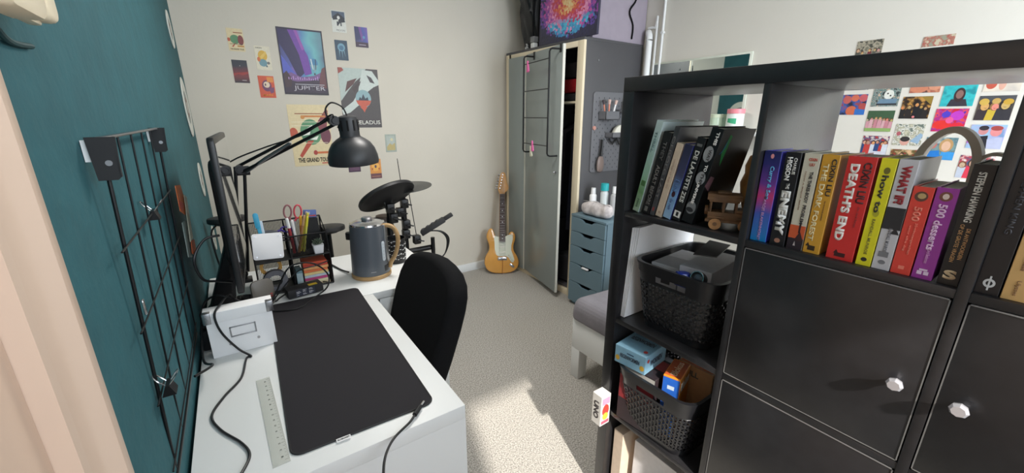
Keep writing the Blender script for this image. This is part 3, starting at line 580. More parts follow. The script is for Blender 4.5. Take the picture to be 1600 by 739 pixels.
pen(.150, 1.665, -.05, .125, .0048, ((226, 226, 226), (224, 222, 220)), 'white pen between the red marker and the pencils')
pen(.163, 1.68, .10, .135, .0042, ((206, 120, 40), (236, 176, 50)), 'orange yellow pencil leaning right')
pen(.150, 1.655, .26, .145, .0042, ((168, 118, 74), (190, 150, 108)), 'plain wooden stick leaning right')
pen(.158, 1.67, .30, .15, .0045, ((196, 186, 60), (206, 196, 76)), 'yellow green highlighter leaning right')
pen(.168, 1.66, .22, .135, .004, ((212, 206, 90), (226, 216, 60)), 'bright yellow pencil leaning right beside the highlighter')
pen(.172, 1.68, .18, .15, .005, ((120, 108, 96), (170, 160, 150)), 'brown and grey pen, tallest of the leaning pens')
pen(.145, 1.68, .02, .12, .004, ((60, 54, 60), (150, 44, 60)), 'dark pen with crimson top behind the markers')
def scissors(p, X, Y, s, cb, cm, lab):
    t = thing('scissors', lab, 'scissors', tuple(p)); Mx = fr(p, X, Y)
    for k, sg in enumerate((-1, 1)):
        b = BM(); prism(b, [(-.003 * sg, .0), (.007 * sg, .004), (.006 * sg, .05 * s), (0, -.06 * s)] if 0 else [(0, -.055 * s), (.008 * sg, .01), (.008 * sg, .045 * s), (0, .045 * s), (-.003 * sg, 0)], .0012, Mx @ Matrix.Translation((0, 0, k * .0014))); part('blade', b, M_steel, t)
        b = BM(); c = (.017 * sg, .075 * s)
        tube(b, [Mx @ Vector((c[0] + .012 * math.cos(a * PI / 8) * s, c[1] + .024 * math.sin(a * PI / 8) * s, .001)) for a in range(16)], .0032, n=8, closed=True)
        tube(b, [Mx @ Vector((.006 * sg, .04 * s, .001)), Mx @ Vector((c[0] - .004 * sg, c[1] - .022 * s, .001))], .004, n=8); part('handle', b, (cb, cm)[k], t)
scissors(Vector((.146, 1.70, .94)), (1, 0, -.1), (.1, 0, 1), 1.05, mat('grey_pink_plastic', (150, 96, 100), .4), mat('coral_plastic', (206, 74, 88), .4), 'scissors with grey and coral loop handles standing among the pens')
scissors(Vector((.062, 1.69, .955)), (0.3, 0, 1), (1, .05, .35), .8, mat('dark_grey_plastic', (62, 62, 68), .4), mat('purple_plastic', (70, 52, 140), .4), 'dark scissors with a purple handle lying across the organizer top')
b = BM(); M = fr((.034, 1.66, .985), (1, 0, .05), (0, 0, 1)); prism(b, rrect(.017, .058, .008, cy=.022), .005, M, bev=.0015); prism(b, rrect(.012, .1, .005, cx=.002, cy=-.045), .004, M @ Matrix.Translation((0, 0, .0004)), bev=.001); solo('plastic_spatula', b, ink((62, 168, 206)), 'bright blue plastic spatula standing in the left of the organizer', 'spatula')
b = BM(); M = fr((.047, 1.665, .96), (1, 0, .05), (0, 0, 1)); prism(b, rrect(.010, .13, .004, cy=-.02), .005, M, bev=.001); solo('toothbrush', b, ink((204, 218, 230)), 'pale blue stick standing beside the blue spatula', 'brush')
b = BM(); prism(b, rrect(.045, .03, .002), .012, fr((.212, 1.715, 1.0), (1, 0, -.1), (0, .2, 1)), bev=.001); box(b, .193, .231, 1.7012, 1.7018, .99, .996, mi=1); box(b, .2, .212, 1.7012, 1.702, 1.0, 1.01, mi=2); solo('card_box', b, [ink((70, 92, 150)), ink((200, 70, 66)), ink((190, 200, 214))], 'small blue and red packet at the top right of the organizer', 'packet')
b = BM(); box(b, .185, .236, 1.70, 1.73, .866, .983); solo('memo_box', b, M_bmatte, 'black memo box under the blue and red packet', 'box')
# succulent
t = thing('potted_succulent', 'small dark succulent in a white square pot on the organizer tray', 'plant', (.212, 1.622, .8645))
b = BM(); prism(b, rrect(.030, .030, .004), .034, fr((.213, 1.622, .8655), (1, 0, 0), (0, 1, 0)))
for v in b.verts:
    if v.co.z > .88: v.co.x = .213 + (v.co.x - .213) * 1.3; v.co.y = 1.622 + (v.co.y - 1.622) * 1.3
part('pot', b, mat('glazed_pot', (238, 238, 240), .3), t)
b = BM(); lathe(b, [(0, .899), (.015, .898)], o=(.213, 1.622, 0), n=14)
for k in range(30):
    a = k * 2.4; tl = .15 + k * .034; L = .022 + .003 * (k % 3); d = Vector((math.cos(a) * math.sin(tl), math.sin(a) * math.sin(tl), math.cos(tl)))
    p = Vector((.213, 1.622, .897)); tube(b, [p, p + d * L * .4, p + d * L * .8, p + d * L], lambda s: .0038 * (1 - s ** 2) + .0004, n=6)
part('leaves', b, mat('dark_succulent_leaf', (84, 98, 80), .5, var=.3, vs=90), t)

# ================================================================= KETTLE AND CUP
KX, KY = .398, 1.605
t = thing('electric_kettle', 'slate grey electric kettle with wooden handle and base ring on the far desk', 'kettle', (KX, KY, .74))
mk = mat('slate_enamel', (84, 90, 98), .38, coat=.15)
b = BM(); lathe(b, [(0, .7402), (.076, .7402), (.078, .744), (.078, .754), (.074, .757), (0, .757)], o=(KX, KY, 0), n=48); part('wooden_base', b, M_wood, t)
b = BM(); lathe(b, [(0, .757), (.0745, .757), (.0755, .764), (.0725, .86), (.068, .945), (.0675, .955), (.064, .958), (0, .958)], o=(KX, KY, 0), n=48); bd = part('body', b, mk, t)
b = BM(); lathe(b, [(.0, .972), (.02, .972), (.05, .968), (.060, .963), (.066, .962), (.067, .955), (0, .953)], o=(KX, KY, 0), n=48); lid = part('lid', b, M_chrome, t, label='polished metal lid')
b = BM(); lathe(b, [(0, .984), (.018, .983), (.022, .978), (.018, .970), (0, .970)], o=(KX, KY, 0), n=24); part('lid_knob', b, M_steel, lid)
hdv = Vector((.80, -.60, 0)).normalized(); K0 = Vector((KX, KY, 0)); sd = Vector((-.60, -.80, 0))
b = BM(); d2 = -Vector((.92, -.38, 0)).normalized(); prism(b, [(-.02, 0), (.02, 0), (.008, .022), (-.008, .022)], .03, fr(K0 + d2 * .062 + Vector((0, 0, .925)), d2.cross(Vector((0, 0, 1))) * -1, d2), bev=.003); part('spout', b, M_bplastic, t)
# handle: wooden loop
b = BM(); pp = [(.055, .948), (.085, .95), (.108, .938), (.120, .905), (.116, .865), (.102, .825), (.084, .795), (.078, .775)]
tube(b, [K0 + hdv * r + Vector((0, 0, z)) for r, z in pp], .0085, n=10, sm=6); part('handle', b, M_wood, t, label='light wooden loop handle')
b = BM(); g = fr(K0 + hdv * .062 + Vector((0, 0, .86)), (hdv.cross(Vector((0, 0, 1)))) * -1, (0, 0, 1)); 
box(b, -.012, .012, -.09, .095, 0, .012, bev=.003, M=g); part('handle_strip', b, M_steel, t)
g2 = fr(K0 + (hdv + sd * .42).normalized() * .0715 + Vector((0, 0, .852)), ((hdv + sd * .42).cross(Vector((0, 0, 1)))) * -1, (0, 0, 1))
b = BM(); prism(b, rrect(.016, .082, .008), .003, g2, bev=.001)
for k in range(5): box(b, -.004, .004, -.028 + k * .014, -.027 + k * .014, .003, .0034, mi=1, M=g2)
part('water_gauge', b, [mat('frosted_gauge', (196, 204, 212), .3), M_steel], t, label='pale frosted water gauge')
b = BM(); box(b, -.011, .011, -.012, .012, 0, .004, bev=.001, M=g2 @ Matrix.Translation((.008, -.072, 0))); part('switch', b, M_bplastic, t)
b = BM(); g3 = fr(K0 + Vector((-.15, -.98, 0)).normalized() * .0752 + Vector((0, 0, .775)), (1, -.12, 0), (0, 0, 1)); box(b, -.01, .01, -.0012, .0012, 0, .0006, M=g3); part('name_mark', b, M_steel, t)
CX_, CY_ = .535, 1.70
b = BM(); lathe(b, [(0, .7402), (.037, .7402), (.041, .745), (.043, .845), (.0435, .852), (.041, .852), (.039, .75), (0, .748)], o=(CX_, CY_, 0), n=40)
for k in range(46):
    a = -2.9 + (k % 10) * .30; z = .762 + (k // 10) * .02 + .004 * (k % 2); L = .0028 + .003 * ((k * 5) % 4) / 3
    g = fr((CX_ + .0424 * math.cos(a), CY_ + .0424 * math.sin(a), z), (-math.sin(a), math.cos(a), 0), (0, 0, 1)); box(b, -L, L, -.0008, .0008, -.0005, .0012, mi=1, M=g)
    if k % 3 == 0: box(b, L * .2, L * .2 + .0012, -.004, .004, -.0005, .0012, mi=1, M=g)
solo('patterned_cup', b, [M_bplastic, M_paper], 'black cup with rows of small white line drawings behind the kettle', 'cup')

# ================================================================= OFFICE CHAIR
CY0 = 1.185
t = thing('office_chair', 'black upholstered chair with tall rounded backrest pushed up to the desk', 'chair', (.2, CY0, 0))
lean = math.radians(17)
Mb = fr((.438, CY0, .65), (0, -1, 0), (math.sin(lean), 0, math.cos(lean)))   # x towards camera, y up, z = -x world (front)
op = []
for k in range(41):
    s = -1 + 2 * k / 40; op.append((s * .232, .0 + .262 * (1 - abs(s) ** 2.6) ** .55 if abs(s) < 1 else 0))
outl = [(-.165, -.20), (-.14, -.22), (.14, -.22), (.165, -.20), (.205, .0), (.212, .10), (.208, .165), (.195, .208), (.168, .24), (.12, .262), (.06, .272), (0, .276), (-.06, .272), (-.12, .262), (-.168, .24), (-.195, .208), (-.208, .165), (-.212, .10), (-.205, .0)]
b = BM(); prism(b, outl, .07, Mb @ Matrix.Translation((0, 0, -.035)), bev=.022, seg=4)
t2 = Mb.inverted()
for v in b.verts:
    q = t2 @ v.co; q.z += .35 * q.x * q.x - .25 * q.y * q.y * .5; v.co = Mb @ q
part('backrest', b, M_bfab, t, smooth=60)
b = BM(); prism(b, rrect(.40, .39, .08), .075, fr((.165, CY0, .42), (1, 0, 0), (0, 1, 0)), bev=.025, seg=3); part('seat', b, M_bfab, t, smooth=60)
b = BM(); prism(b, [(.30, .39), (.40, .36), (.43, .40), (.455, .58), (.43, .58), (.40, .45)], .07, fr((0, CY0 + .035, 0), (1, 0, 0), (0, 0, 1)), bev=.006); part('back_bracket', b, M_bmatte, t)
b = BM(); cyl(b, (.19, CY0, .10), (.19, CY0, .42), .025, n=20); part('gas_column', b, M_bmetal, t)
for k in range(5):
    a = k * 2 * PI / 5 + .3; d = Vector((math.cos(a), math.sin(a), 0)); c = Vector((.19, CY0, 0))
    b = BM(); tube(b, [c + Vector((0, 0, .11)), c + d * .10 + Vector((0, 0, .10)), c + d * .185 + Vector((0, 0, .075))], lambda s: .022 - .008 * s, n=10); lg = part('leg', b, M_bmatte, t)
    b = BM(); q = c + d * .165; n_ = Vector((-d.y, d.x, 0)); cyl(b, q - n_ * .02 + Vector((0, 0, .026)), q + n_ * .02 + Vector((0, 0, .026)), .026, n=18); part('caster', b, M_bplastic, lg)

# ================================================================= ELECTRONIC DRUM KIT
t = thing('electronic_drum_kit', 'black electronic drum kit with pads and cymbals standing behind the desks', 'drum kit', (.5, 2.35, 0))
def pad(c, r, nrm, X, th=.012, cym=False, nm='drum_pad'):
    Mx = fr(c, X, Vector(nrm).cross(Vector(X))); b = BM()
    if cym: lathe(b, [(0, .014), (.02, .012), (.03, .004), (r, -.006), (r, -.009), (.03, -.002), (0, -.004)], M=Mx, n=48)
    else: lathe(b, [(0, .012), (r * .9, .012), (r * .97, .010), (r, .003), (r, -.010), (r * .95, -.014), (r * .88, -.012), (r * .55, -.026), (r * .3, -.03), (0, -.03)], M=Mx, n=48)
    return part(nm, b, mat('dark_rubber', (34, 34, 36), .5) if not cym else mat('grey_rubber', (66, 66, 64), .45), t), Mx
up = Vector((0, 0, 1)); away = Vector((.29, .957, 0))
n1 = (up + away * .62 + Vector((-.83, .25, 0)) * .26).normalized(); p1, M1 = pad((.69, 2.28, .93), .165, n1, (1, 0, .25), nm='cymbal_pad')
p2, M2 = pad((.845, 2.40, .955), .16, (up - away * .02 + Vector((-.1, 0, 0))).normalized(), (1, 0, .1), cym=True, nm='cymbal_pad')
for c, r in (((-.072, 2.30, .895), .078), ((.365, 2.30, .785), .085), ((.70, 2.42, .76), .07)):
    pad(c, r, (up + away * .08).normalized(), (1, 0, 0), nm='tom_pad')
b = BM(); cyl(b, (.69, 2.36, .685), (.69, 2.36, .80), .05, n=24); cyl(b, (.69, 2.36, .76), (.69, 2.36, .772), .053, n=24, mi=1); part('tom_shell', b, [mat('smoke_brown_shell', (96, 84, 76), .4), M_chrome], t)
fl = lambda x, y: Vector((x, y, 0))
for a, bb, r in (((.70, 2.30, 0), (.70, 2.30, .86), .014), ((.83, 2.42, 0), (.83, 2.42, .93), .018), ((-.075, 2.30, .0), (-.075, 2.30, .865), .012), ((.365, 2.30, 0), (.365, 2.30, .76), .011), ((.98, 2.34, 0), (.98, 2.34, .62), .013)):
    b = BM(); cyl(b, a, bb, r, n=14)
    lr = .07 if a[0] < 0 else .13
    for k in range(3):
        an = k * 2 * PI / 3 + .4; tube(b, [(a[0], a[1], .22), (a[0] + lr * math.cos(an), a[1] + lr * math.sin(an), .01)], .008, n=8)
    part('stand', b, M_bmetal, t)
b = BM(); cyl(b, (-.075, 2.33, .55), (.98, 2.36, .55), .017, n=14); part('rack_bar', b, M_bmetal, t)
for c in ((.70, 2.27, .86), (.715, 2.27, .80), (.83, 2.40, .85), (.80, 2.40, .80), (.83, 2.39, .72), (.82, 2.38, .66), (.88, 2.36, .62), (.70, 2.33, .55)):
    b = BM(); box(b, c[0] - .022, c[0] + .022, c[1] - .025, c[1] + .02, c[2] - .028, c[2] + .028, bev=.006); cyl(b, (c[0] + .01, c[1] - .045, c[2]), (c[0] + .01, c[1] - .025, c[2]), .007, n=10); cyl(b, (c[0] - .01, c[1] - .05, c[2] + .006), (c[0] + .03, c[1] - .05, c[2] - .006), .0045, n=8); part('clamp', b, M_bplastic, t)
for dx in (-.03, .02):
    b = BM(); tube(b, [(.70 + dx * .4, 2.27, .84), (.69 + dx, 2.275, .92)], .007, n=8); part('pad_arm', b, M_bmetal, t)
b = BM(); cyl(b, (.83, 2.42, .93), (.808, 2.40, 1.125), .0022, n=6); cyl(b, (.84, 2.41, .9), (.80, 2.4, .962), .005, n=8); cyl(b, (.775, 2.39, .985), (.82, 2.40, .965), .0035, n=8); part('cymbal_rod', b, M_bmetal, t)
b = BM(); cyl(b, (.86, 2.40, .96), (.89, 2.38, .62), .0025, n=6); part('support_rod', b, M_bmetal, t)
Mp = fr((1.0, 2.34, .70), (.86, -.25, .50), (.37, .87, -.17)); b = BM(); box(b, -.10, .07, -.07, .07, -.016, .016, bev=.005, M=Mp); box(b, .06, .13, -.035, .035, -.012, .013, bev=.004, M=Mp)
for i in range(4):
    for j in range(3): cyl(b, Mp @ Vector((-.08 + i * .035, -.04 + j * .04, .016)), Mp @ Vector((-.08 + i * .035, -.04 + j * .04, .021)), .009, n=12, mi=1)
part('sound_module', b, [M_bmatte, mat('button_grey', (70, 70, 74), .5)], t)
b = BM()
for k in range(3): tube(b, [(.95, 2.33, .67), (1.02 + k * .006, 2.31, .66), (1.065 + k * .008, 2.31, .60), (1.05, 2.32, .50), (.98, 2.33, .46)], .004, n=6, sm=6)
part('pad_cables', b, M_bplastic, t)
b = BM(); tube(b, [(-.10, 2.30, .88), (-.14, 2.28, .84), (-.135, 2.26, .70), (-.10, 2.28, .5)], .004, n=6, sm=6); part('pad_cable', b, M_bplastic, t)
cable([(.40, 2.24, .78), (.405, 2.215, .74), (.405, 2.21, .66), (.40, 2.24, .56)], .003, M_steel, 'thin steel wire hanging from the pad behind the organizer') if 0 else None

# ================================================================= GUITAR
gb = Vector((1.855, 2.875, .004)); upg = Vector((.12, .185, .96)).normalized(); ng = Vector((-.40, -.90, 0)); ng = (ng - upg * ng.dot(upg)).normalized(); xg = upg.cross(ng).normalized()
G = Matrix(((xg.x, upg.x, ng.x, gb.x), (xg.y, upg.y, ng.y, gb.y), (xg.z, upg.z, ng.z, gb.z), (0, 0, 0, 1)))
t = thing('electric_guitar', 'amber electric guitar with white pickguard leaning in the corner by the wardrobe', 'guitar', tuple(gb))
body = [(-.02, .0), (-.08, .006), (-.13, .03), (-.155, .075), (-.158, .12), (-.145, .165), (-.122, .20), (-.115, .235), (-.122, .275), (-.135, .31), (-.138, .345), (-.125, .385), (-.108, .405), (-.09, .405), (-.078, .385), (-.068, .355), (-.055, .33), (-.035, .322), (.0, .322), (.03, .326), (.05, .335), (.062, .352), (.078, .372), (.098, .375), (.115, .358), (.122, .33), (.118, .295), (.108, .26), (.104, .225), (.115, .19), (.138, .15), (.152, .11), (.15, .07), (.13, .035), (.09, .01), (.04, .0)]
b = BM(); sp = smooth_pts([(p[0], p[1], 0) for p in body] + [(body[0][0], body[0][1], 0)], 3)[:-1]
prism(b, [(p.x, p.y) for p in sp], .044, G @ Matrix.Translation((0, 0, -.022)), bev=.009, seg=3); bo = part('body', b, M_guitar, t)
pg = [(-.062, .345), (-.055, .335), (-.03, .332), (.03, .332), (.05, .345), (.075, .352), (.098, .345), (.098, .31), (.084, .25), (.082, .21), (.10, .16), (.112, .12), (.10, .095), (.082, .10), (.06, .14), (.035, .155), (-.035, .155), (-.055, .17), (-.068, .22), (-.07, .28), (-.074, .32)]
b = BM(); prism(b, pg, .0022, G @ Matrix.Translation((0, 0, .022)), bev=.0006, seg=1); pk = part('pickguard', b, mat('mint_pickguard', (222, 224, 206), .35), t, label='off-white pickguard')
for y, r in ((.29, 0), (.24, 0), (.19, .15)):
    b = BM(); prism(b, rrect(.068, .016, .007), .004, G @ Matrix.Translation((0, y, .0242)) @ Matrix.Rotation(r, 4, 'Z'), bev=.001); part('pickup', b, mat('cream_pickup', (232, 230, 216), .4), pk)
for x, y in ((.062, .165), (.078, .14), (.09, .115)):
    b = BM(); cyl(b, G @ Vector((x, y, .0242)), G @ Vector((x, y, .036)), .009, .0075, n=16); part('control_knob', b, mat('knob_white', (216, 214, 196), .4), pk)
b = BM(); box(b, -.042, .042, .118, .148, .022, .028, bev=.002, M=G)
for k in range(6): box(b, -.032 + k * .0115, -.024 + k * .0115, .124, .143, .028, .033, bev=.001, M=G)
part('bridge', b, M_chrome, t)
b = BM(); prism(b, rrect(.05, .022, .01), .004, G @ Matrix.Translation((.088, .068, .022)) @ Matrix.Rotation(-.7, 4, 'Z'), bev=.001); part('jack_plate', b, M_chrome, t)
b = BM(); prism(b, [(-.028, .30), (.028, .30), (.0215, .72), (-.0215, .72)], .022, G @ Matrix.Translation((0, 0, .014)), bev=.004); nk = part('neck', b, mat('maple_neck', (202, 150, 92), .35, var=.12, vs=9), t)
b = BM(); prism(b, [(-.028, .288), (.028, .288), (.0215, .715), (-.0215, .715)], .0045, G @ Matrix.Translation((0, 0, .036)), bev=.001, seg=1); fb = part('fretboard', b, mat('rosewood', (62, 38, 30), .5, var=.3, vs=30), nk, label='dark rosewood fretboard')
y = .715; L = .648
b = BM()
for k in range(1, 22):
    yy = .715 - L * (1 - 2 ** (-k / 12)); hw = .0215 + (.715 - yy) / .427 * .0065; cyl(b, G @ Vector((-hw, yy, .0408)), G @ Vector((hw, yy, .0408)), .0011, n=6)
part('frets', b, M_chrome, nk)
b = BM()
for k in (3, 5, 7, 9, 15, 17):
    yy = .715 - L * (1 - 2 ** (-(k - .5) / 12)); cyl(b, G @ Vector((0, yy, .0402)), G @ Vector((0, yy, .0411)), .0035, n=10)
part('fret_dots', b, M_paper, nk)
hs = [(-.0215, .715), (.0215, .715), (.03, .735), (.045, .745), (.052, .76), (.05, .80), (.042, .86), (.034, .90), (.02, .918), (.0, .916), (-.008, .90), (-.012, .88), (-.020, .84), (-.028, .79), (-.034, .76), (-.03, .735)]
hs = [(-p[0] * .95, p[1]) for p in hs]
hs = [(-.0215, .715), (.0215, .715), (.03, .73), (.046, .742), (.058, .765), (.056, .79), (.045, .815), (.040, .85), (.034, .885), (.020, .905), (.0, .905), (-.012, .89), (-.022, .85), (-.030, .80), (-.036, .765), (-.032, .74)]
b = BM(); sp = smooth_pts([(p[0], p[1], 0) for p in hs], 2); prism(b, [(p.x, p.y) for p in sp], .014, G @ Matrix.Translation((0, 0, .016)), bev=.002); hh = part('headstock', b, mat('maple_neck', (202, 150, 92), .35, var=.12, vs=9), t)
for k in range(6):
    q = (-.030 + k * .005 + .004, .765 + k * .024); b = BM(); cyl(b, G @ Vector((q[0] + .006, q[1], .030)), G @ Vector((q[0] + .006, q[1], .040)), .0045, n=12); cyl(b, G @ Vector((q[0] - .022, q[1], .02)), G @ Vector((q[0] - .004, q[1], .02)), .003, n=8); cyl(b, G @ Vector((q[0] - .032, q[1], .02)), G @ Vector((q[0] - .022, q[1], .02)), .0075, .006, n=10); part('tuning_peg', b, M_chrome, hh)
for k in range(6):
    b = BM(); x0 = -.0275 + k * .011; tube(b, [G @ Vector((x0, .14, .0335)), G @ Vector((x0 * .62, .715, .0445)), G @ Vector((-.02 + k * .005, .765 + k * .024, .037))], .0006, n=4); part('string', b, M_chrome, t)
b = BM(); tube(b, [G @ Vector((0, .14, .036)), G @ Vector((.003, .07, .03)), G @ Vector((.0, .01, .028)), G @ Vector((-.002, -.0, .040))], .0018, n=6, sm=4); part('loose_strap', b, mat('brown_cord', (150, 86, 44), .7), t)

# ================================================================= WARDROBE
WX, WY0, WY1, WZ = 2.03, 2.13, 3.06, 1.875
t = thing('wardrobe', 'tall dark grey wardrobe with cream frame, one glossy grey door standing ajar', 'wardrobe', (2.34, 2.6, 0))
for y in (WY0, WY1 - .018):
    b = BM(); box(b, WX + .02, XR - .03, y, y + .018, .0, WZ - .018, bev=.001); part('side_panel', b, M_side, t)
b = BM(); box(b, WX, XR - .03, WY0, WY1, WZ - .018, WZ, bev=.001); part('top_panel', b, M_side, t)
b = BM(); box(b, XR - .04, XR - .03, WY0 + .018, WY1 - .018, .06, WZ - .018); part('back_board', b, M_side, t)
b = BM(); box(b, WX + .02, XR - .04, WY0 + .018, WY1 - .018, .05, .068); part('bottom_panel', b, M_side, t)
b = BM()
for y0, y1, z0, z1 in ((WY0, WY0 + .062, 0, WZ - .018), (WY1 - .07, WY1, 0, WZ - .018), (WY0 + .062, WY1 - .045, WZ - .055, WZ - .018), (WY0 + .062, WY1 - .045, 0, .05)):
    box(b, WX, WX + .02, y0, y1, z0, z1, bev=.001)
part('front_frame', b, M_cream, t, label='cream painted front frame')
b = BM(); box(b, WX + .02, XR - .04, 2.55, 2.565, .068, WZ - .02); part('divider', b, M_side, t)
b = BM(); box(b, WX + .04, XR - .05, WY0 + .02, 2.549, 1.46, 1.475, bev=.001); part('shelf', b, M_cream, t)
b = BM(); cyl(b, (2.33, WY0 + .02, 1.40), (2.33, 2.548, 1.40), .011, n=14); part('hanging_rail', b, M_chrome, t)
# left door closed
b = BM(); box(b, WX - .019, WX - .001, 2.765, WY1 - .065, .045, WZ - .05, bev=.001); box(b, WX - .0195, WX - .0005, 2.761, 2.765, .045, WZ - .05, mi=1); part('door', b, [M_doorgrey, mat('pale_edge_strip', (206, 204, 194), .4)], t)
# right door ajar
hx, hy = WX - .003, 2.755; fx, fy = 1.918, 2.20
dd = Vector((fx - hx, fy - hy, 0)); DL = dd.length; dd.normalize()
D = fr((hx, hy, 0), dd, (0, 0, 1))     # x along the door, y up, z outwards
if D.col[2].x > 0: Dn = -1
else: Dn = 1
b = BM(); box(b, 0, DL, .05, WZ - .045, -.009, .009, bev=.001, M=D); box(b, DL, DL + .004, .05, WZ - .045, -.0095, .0095, mi=1, M=D); box(b, -.004, 0, .05, WZ - .045, -.0095, .0095, mi=1, M=D)
dr = part('door', b, [M_doorgrey, mat('pale_edge_strip', (206, 204, 194), .4)], t)
b = BM(); cyl(b, D @ Vector((DL - .05, .98, Dn * .009)), D @ Vector((DL - .05, .98, Dn * .016)), .012, n=16); tube(b, [D @ Vector((DL - .05, .98, Dn * .016)), D @ Vector((DL - .05, .98, Dn * .03)), D @ Vector((DL - .03, .985, Dn * .032))], .003, n=8); part('lock', b, M_steel, dr)
# over-door rack
def ondoor(u, v, off):      # point where the pixel ray meets the plane off in front of the door
    n = D.col[2].xyz * Dn; p0 = Vector((hx, hy, 0)) + n * (.009 + off); r = ray(u, v); k = (p0 - Vector((0, 0, CZ))).dot(n) / r.dot(n); return Vector((0, 0, CZ)) + r * k
def dl(x, z, off): return D @ Vector((x, z, Dn * (.009 + off)))
q1 = ondoor(834, 90, .004); q2 = ondoor(876, 72, .004); Di = D.inverted()
xa, xb = (Di @ q1).x, (Di @ q2).x; zt, zb = 1.800, 1.10; OFF = .085
t = thing('over_door_rack', 'black metal rail rack hooked over the top of the open wardrobe door', 'rack', tuple(dl((xa + xb) / 2, zb, 0)))
for x in (xa, xb):
    b = BM(); tube(b, [dl(x, zt, .006), dl(x, zt, OFF - .02), dl(x, zt - .006, OFF - .006), dl(x, zt - .02, OFF), dl(x, zb + .02, OFF), dl(x, zb + .006, OFF - .006), dl(x, zb, OFF - .02), dl(x, zb, .004)], .0062, n=10); part('side_rail', b, M_bmetal, t)
    b = BM(); o_ = dl(x, 0, 0); zz = WZ - .045
    box(b, x - .012, x + .012, zt - .02, zz + .002, Dn * .010, Dn * .0125, M=D); box(b, x - .012, x + .012, zz + .001, zz + .003, -Dn * .0115, Dn * .0125, M=D); part('hook', b, M_bmetal, t)
for k, z in enumerate((zt - .06, zt - .25, zt - .44, zt - .63)):
    b = BM(); cyl(b, dl(xa, z, OFF), dl(xb, z, OFF), .0035, n=8); part('cross_rail', b, M_bmetal, t)
def peg(x, z, c, lab, rot=0.2):
    t = thing('clothes_peg', lab, 'clothes peg', tuple(dl(x, z, OFF)), group='clothes pegs on the door rack')
    for s in (-1, 1):
        g = D @ Matrix.Translation((x + s * .006, z - .02, Dn * (.009 + OFF + .002))) @ Matrix.Rotation(s * .16 + rot * .3, 4, 'Z')
        b = BM(); prism(b, [(-.006, .035), (.004, .035), (.008, -.04), (-.004, -.045)], .009, g @ Matrix.Translation((0, 0, -.0045)), bev=.0015); part('prong', b, c, t)
    b = BM(); cyl(b, D @ Vector((x - .007, z - .012, Dn * (.009 + OFF + .002))), D @ Vector((x + .007, z - .012, Dn * (.009 + OFF + .002))), .004, n=10); part('spring', b, M_steel, t)
pk_ = mat('pink_plastic', (236, 110, 172), .45); wp = mat('offwhite_plastic', (214, 212, 190), .45)
peg(xa + (xb - xa) * .18, zt - .055, pk_, 'pink clothes peg on the topmost rail of the door rack')
peg(xa + (xb - xa) * .42, zt - .62, pk_, 'pink clothes peg on the lowest rail of the door rack')
peg(xa + (xb - xa) * .36, zt - .66, wp, 'off-white clothes peg below the lower pink one on the door rack', .6)
# clothes inside
def garment(y, z0, z1, w, c, lab, x=2.33, hang=True):
    t = thing('hanging_shirt', lab, 'clothes', (x, y, z0), group='clothes inside the wardrobe')
    b = BM(); N, K = 26, 18; g = []
    for i in range(K + 1):
        row = []; s = i / K
        for j in range(N):
            a = 2 * PI * j / N; hw = w * (.22 + .78 * min(1, (1 - s) * 9) if s > .88 else 1) * (1 + .1 * (1 - s)); th = .019 * (1 + .3 * (1 - s)) * (.5 if s > .95 else 1)
            row.append(b.verts.new((x + hw * math.cos(a), y + th * math.sin(a) + .005 * math.sin(5 * math.cos(a) * 2 + s * 3), z0 + (z1 - z0) * s)))
        g.append(row)
    for i in range(K):
        for j in range(N): b.faces.new((g[i][j], g[i][(j + 1) % N], g[i + 1][(j + 1) % N], g[i + 1][j]))
    b.faces.new(g[-1]); b.faces.new(g[0][::-1]); part('cloth', b, c, t, smooth=70)
    b = BM(); tube(b, [(x, y, z1 - .01), (x, y, z1 + .03), (x + .014, y, z1 + .05), (x, y, 1.412), (x - .014, y, z1 + .05)], .0018, n=6, sm=4); part('hanger_hook', b, M_chrome, t)
for k, (c, z0) in enumerate((((34, 34, 38), .55), ((60, 26, 30), .62), ((40, 42, 52), .5), ((28, 28, 30), .6), ((70, 66, 70), .68), ((36, 34, 40), .55))):
    garment(2.205 + k * .06, z0, 1.33, .20, mat('cloth_%d' % k, c, .95, spec=.1, var=.2, vs=30), '%s garment hanging inside the wardrobe, %s from the opening' % (('black', 'dark red', 'navy', 'matt black', 'grey', 'charcoal')[k], ('first', 'second', 'third', 'fourth', 'fifth', 'last')[k]))
def foldstack(y, c, z, h, lab, x0=2.08):
    b = BM(); box(b, x0, x0 + .32, y - .11, y + .11, z, z + h, bev=min(h * .4, .018), seg=3)
    for v in b.verts: v.co.x += .006 * math.sin(v.co.y * 60); v.co.z += .004 * math.sin(v.co.x * 40) if v.co.z > z + .01 else 0
    solo('folded_sweater', b, mat('wool_%d_%d_%d' % c, c, .95, spec=.1, var=.2, vs=60, bump=.4, bs=200), lab, 'clothes', 'folded clothes on the wardrobe shelf', smooth=60)
foldstack(2.29, (52, 50, 50), 1.4755, .05, 'dark grey folded sweater at the bottom of the wardrobe shelf pile'); foldstack(2.29, (150, 32, 36), 1.533, .09, 'red folded sweater in the middle of the wardrobe shelf pile'); foldstack(2.29, (34, 30, 30), 1.632, .10, 'black folded sweater on top of the wardrobe shelf pile')
b = BM(); box(b, 2.08, 2.4, 2.17, 2.4, .0685, .30, bev=.03, seg=3); solo('laundry_bag', b, mat('dark_cloth', (38, 38, 42), .95, var=.3, vs=20), 'dark cloth bag on the wardrobe floor', 'bag')

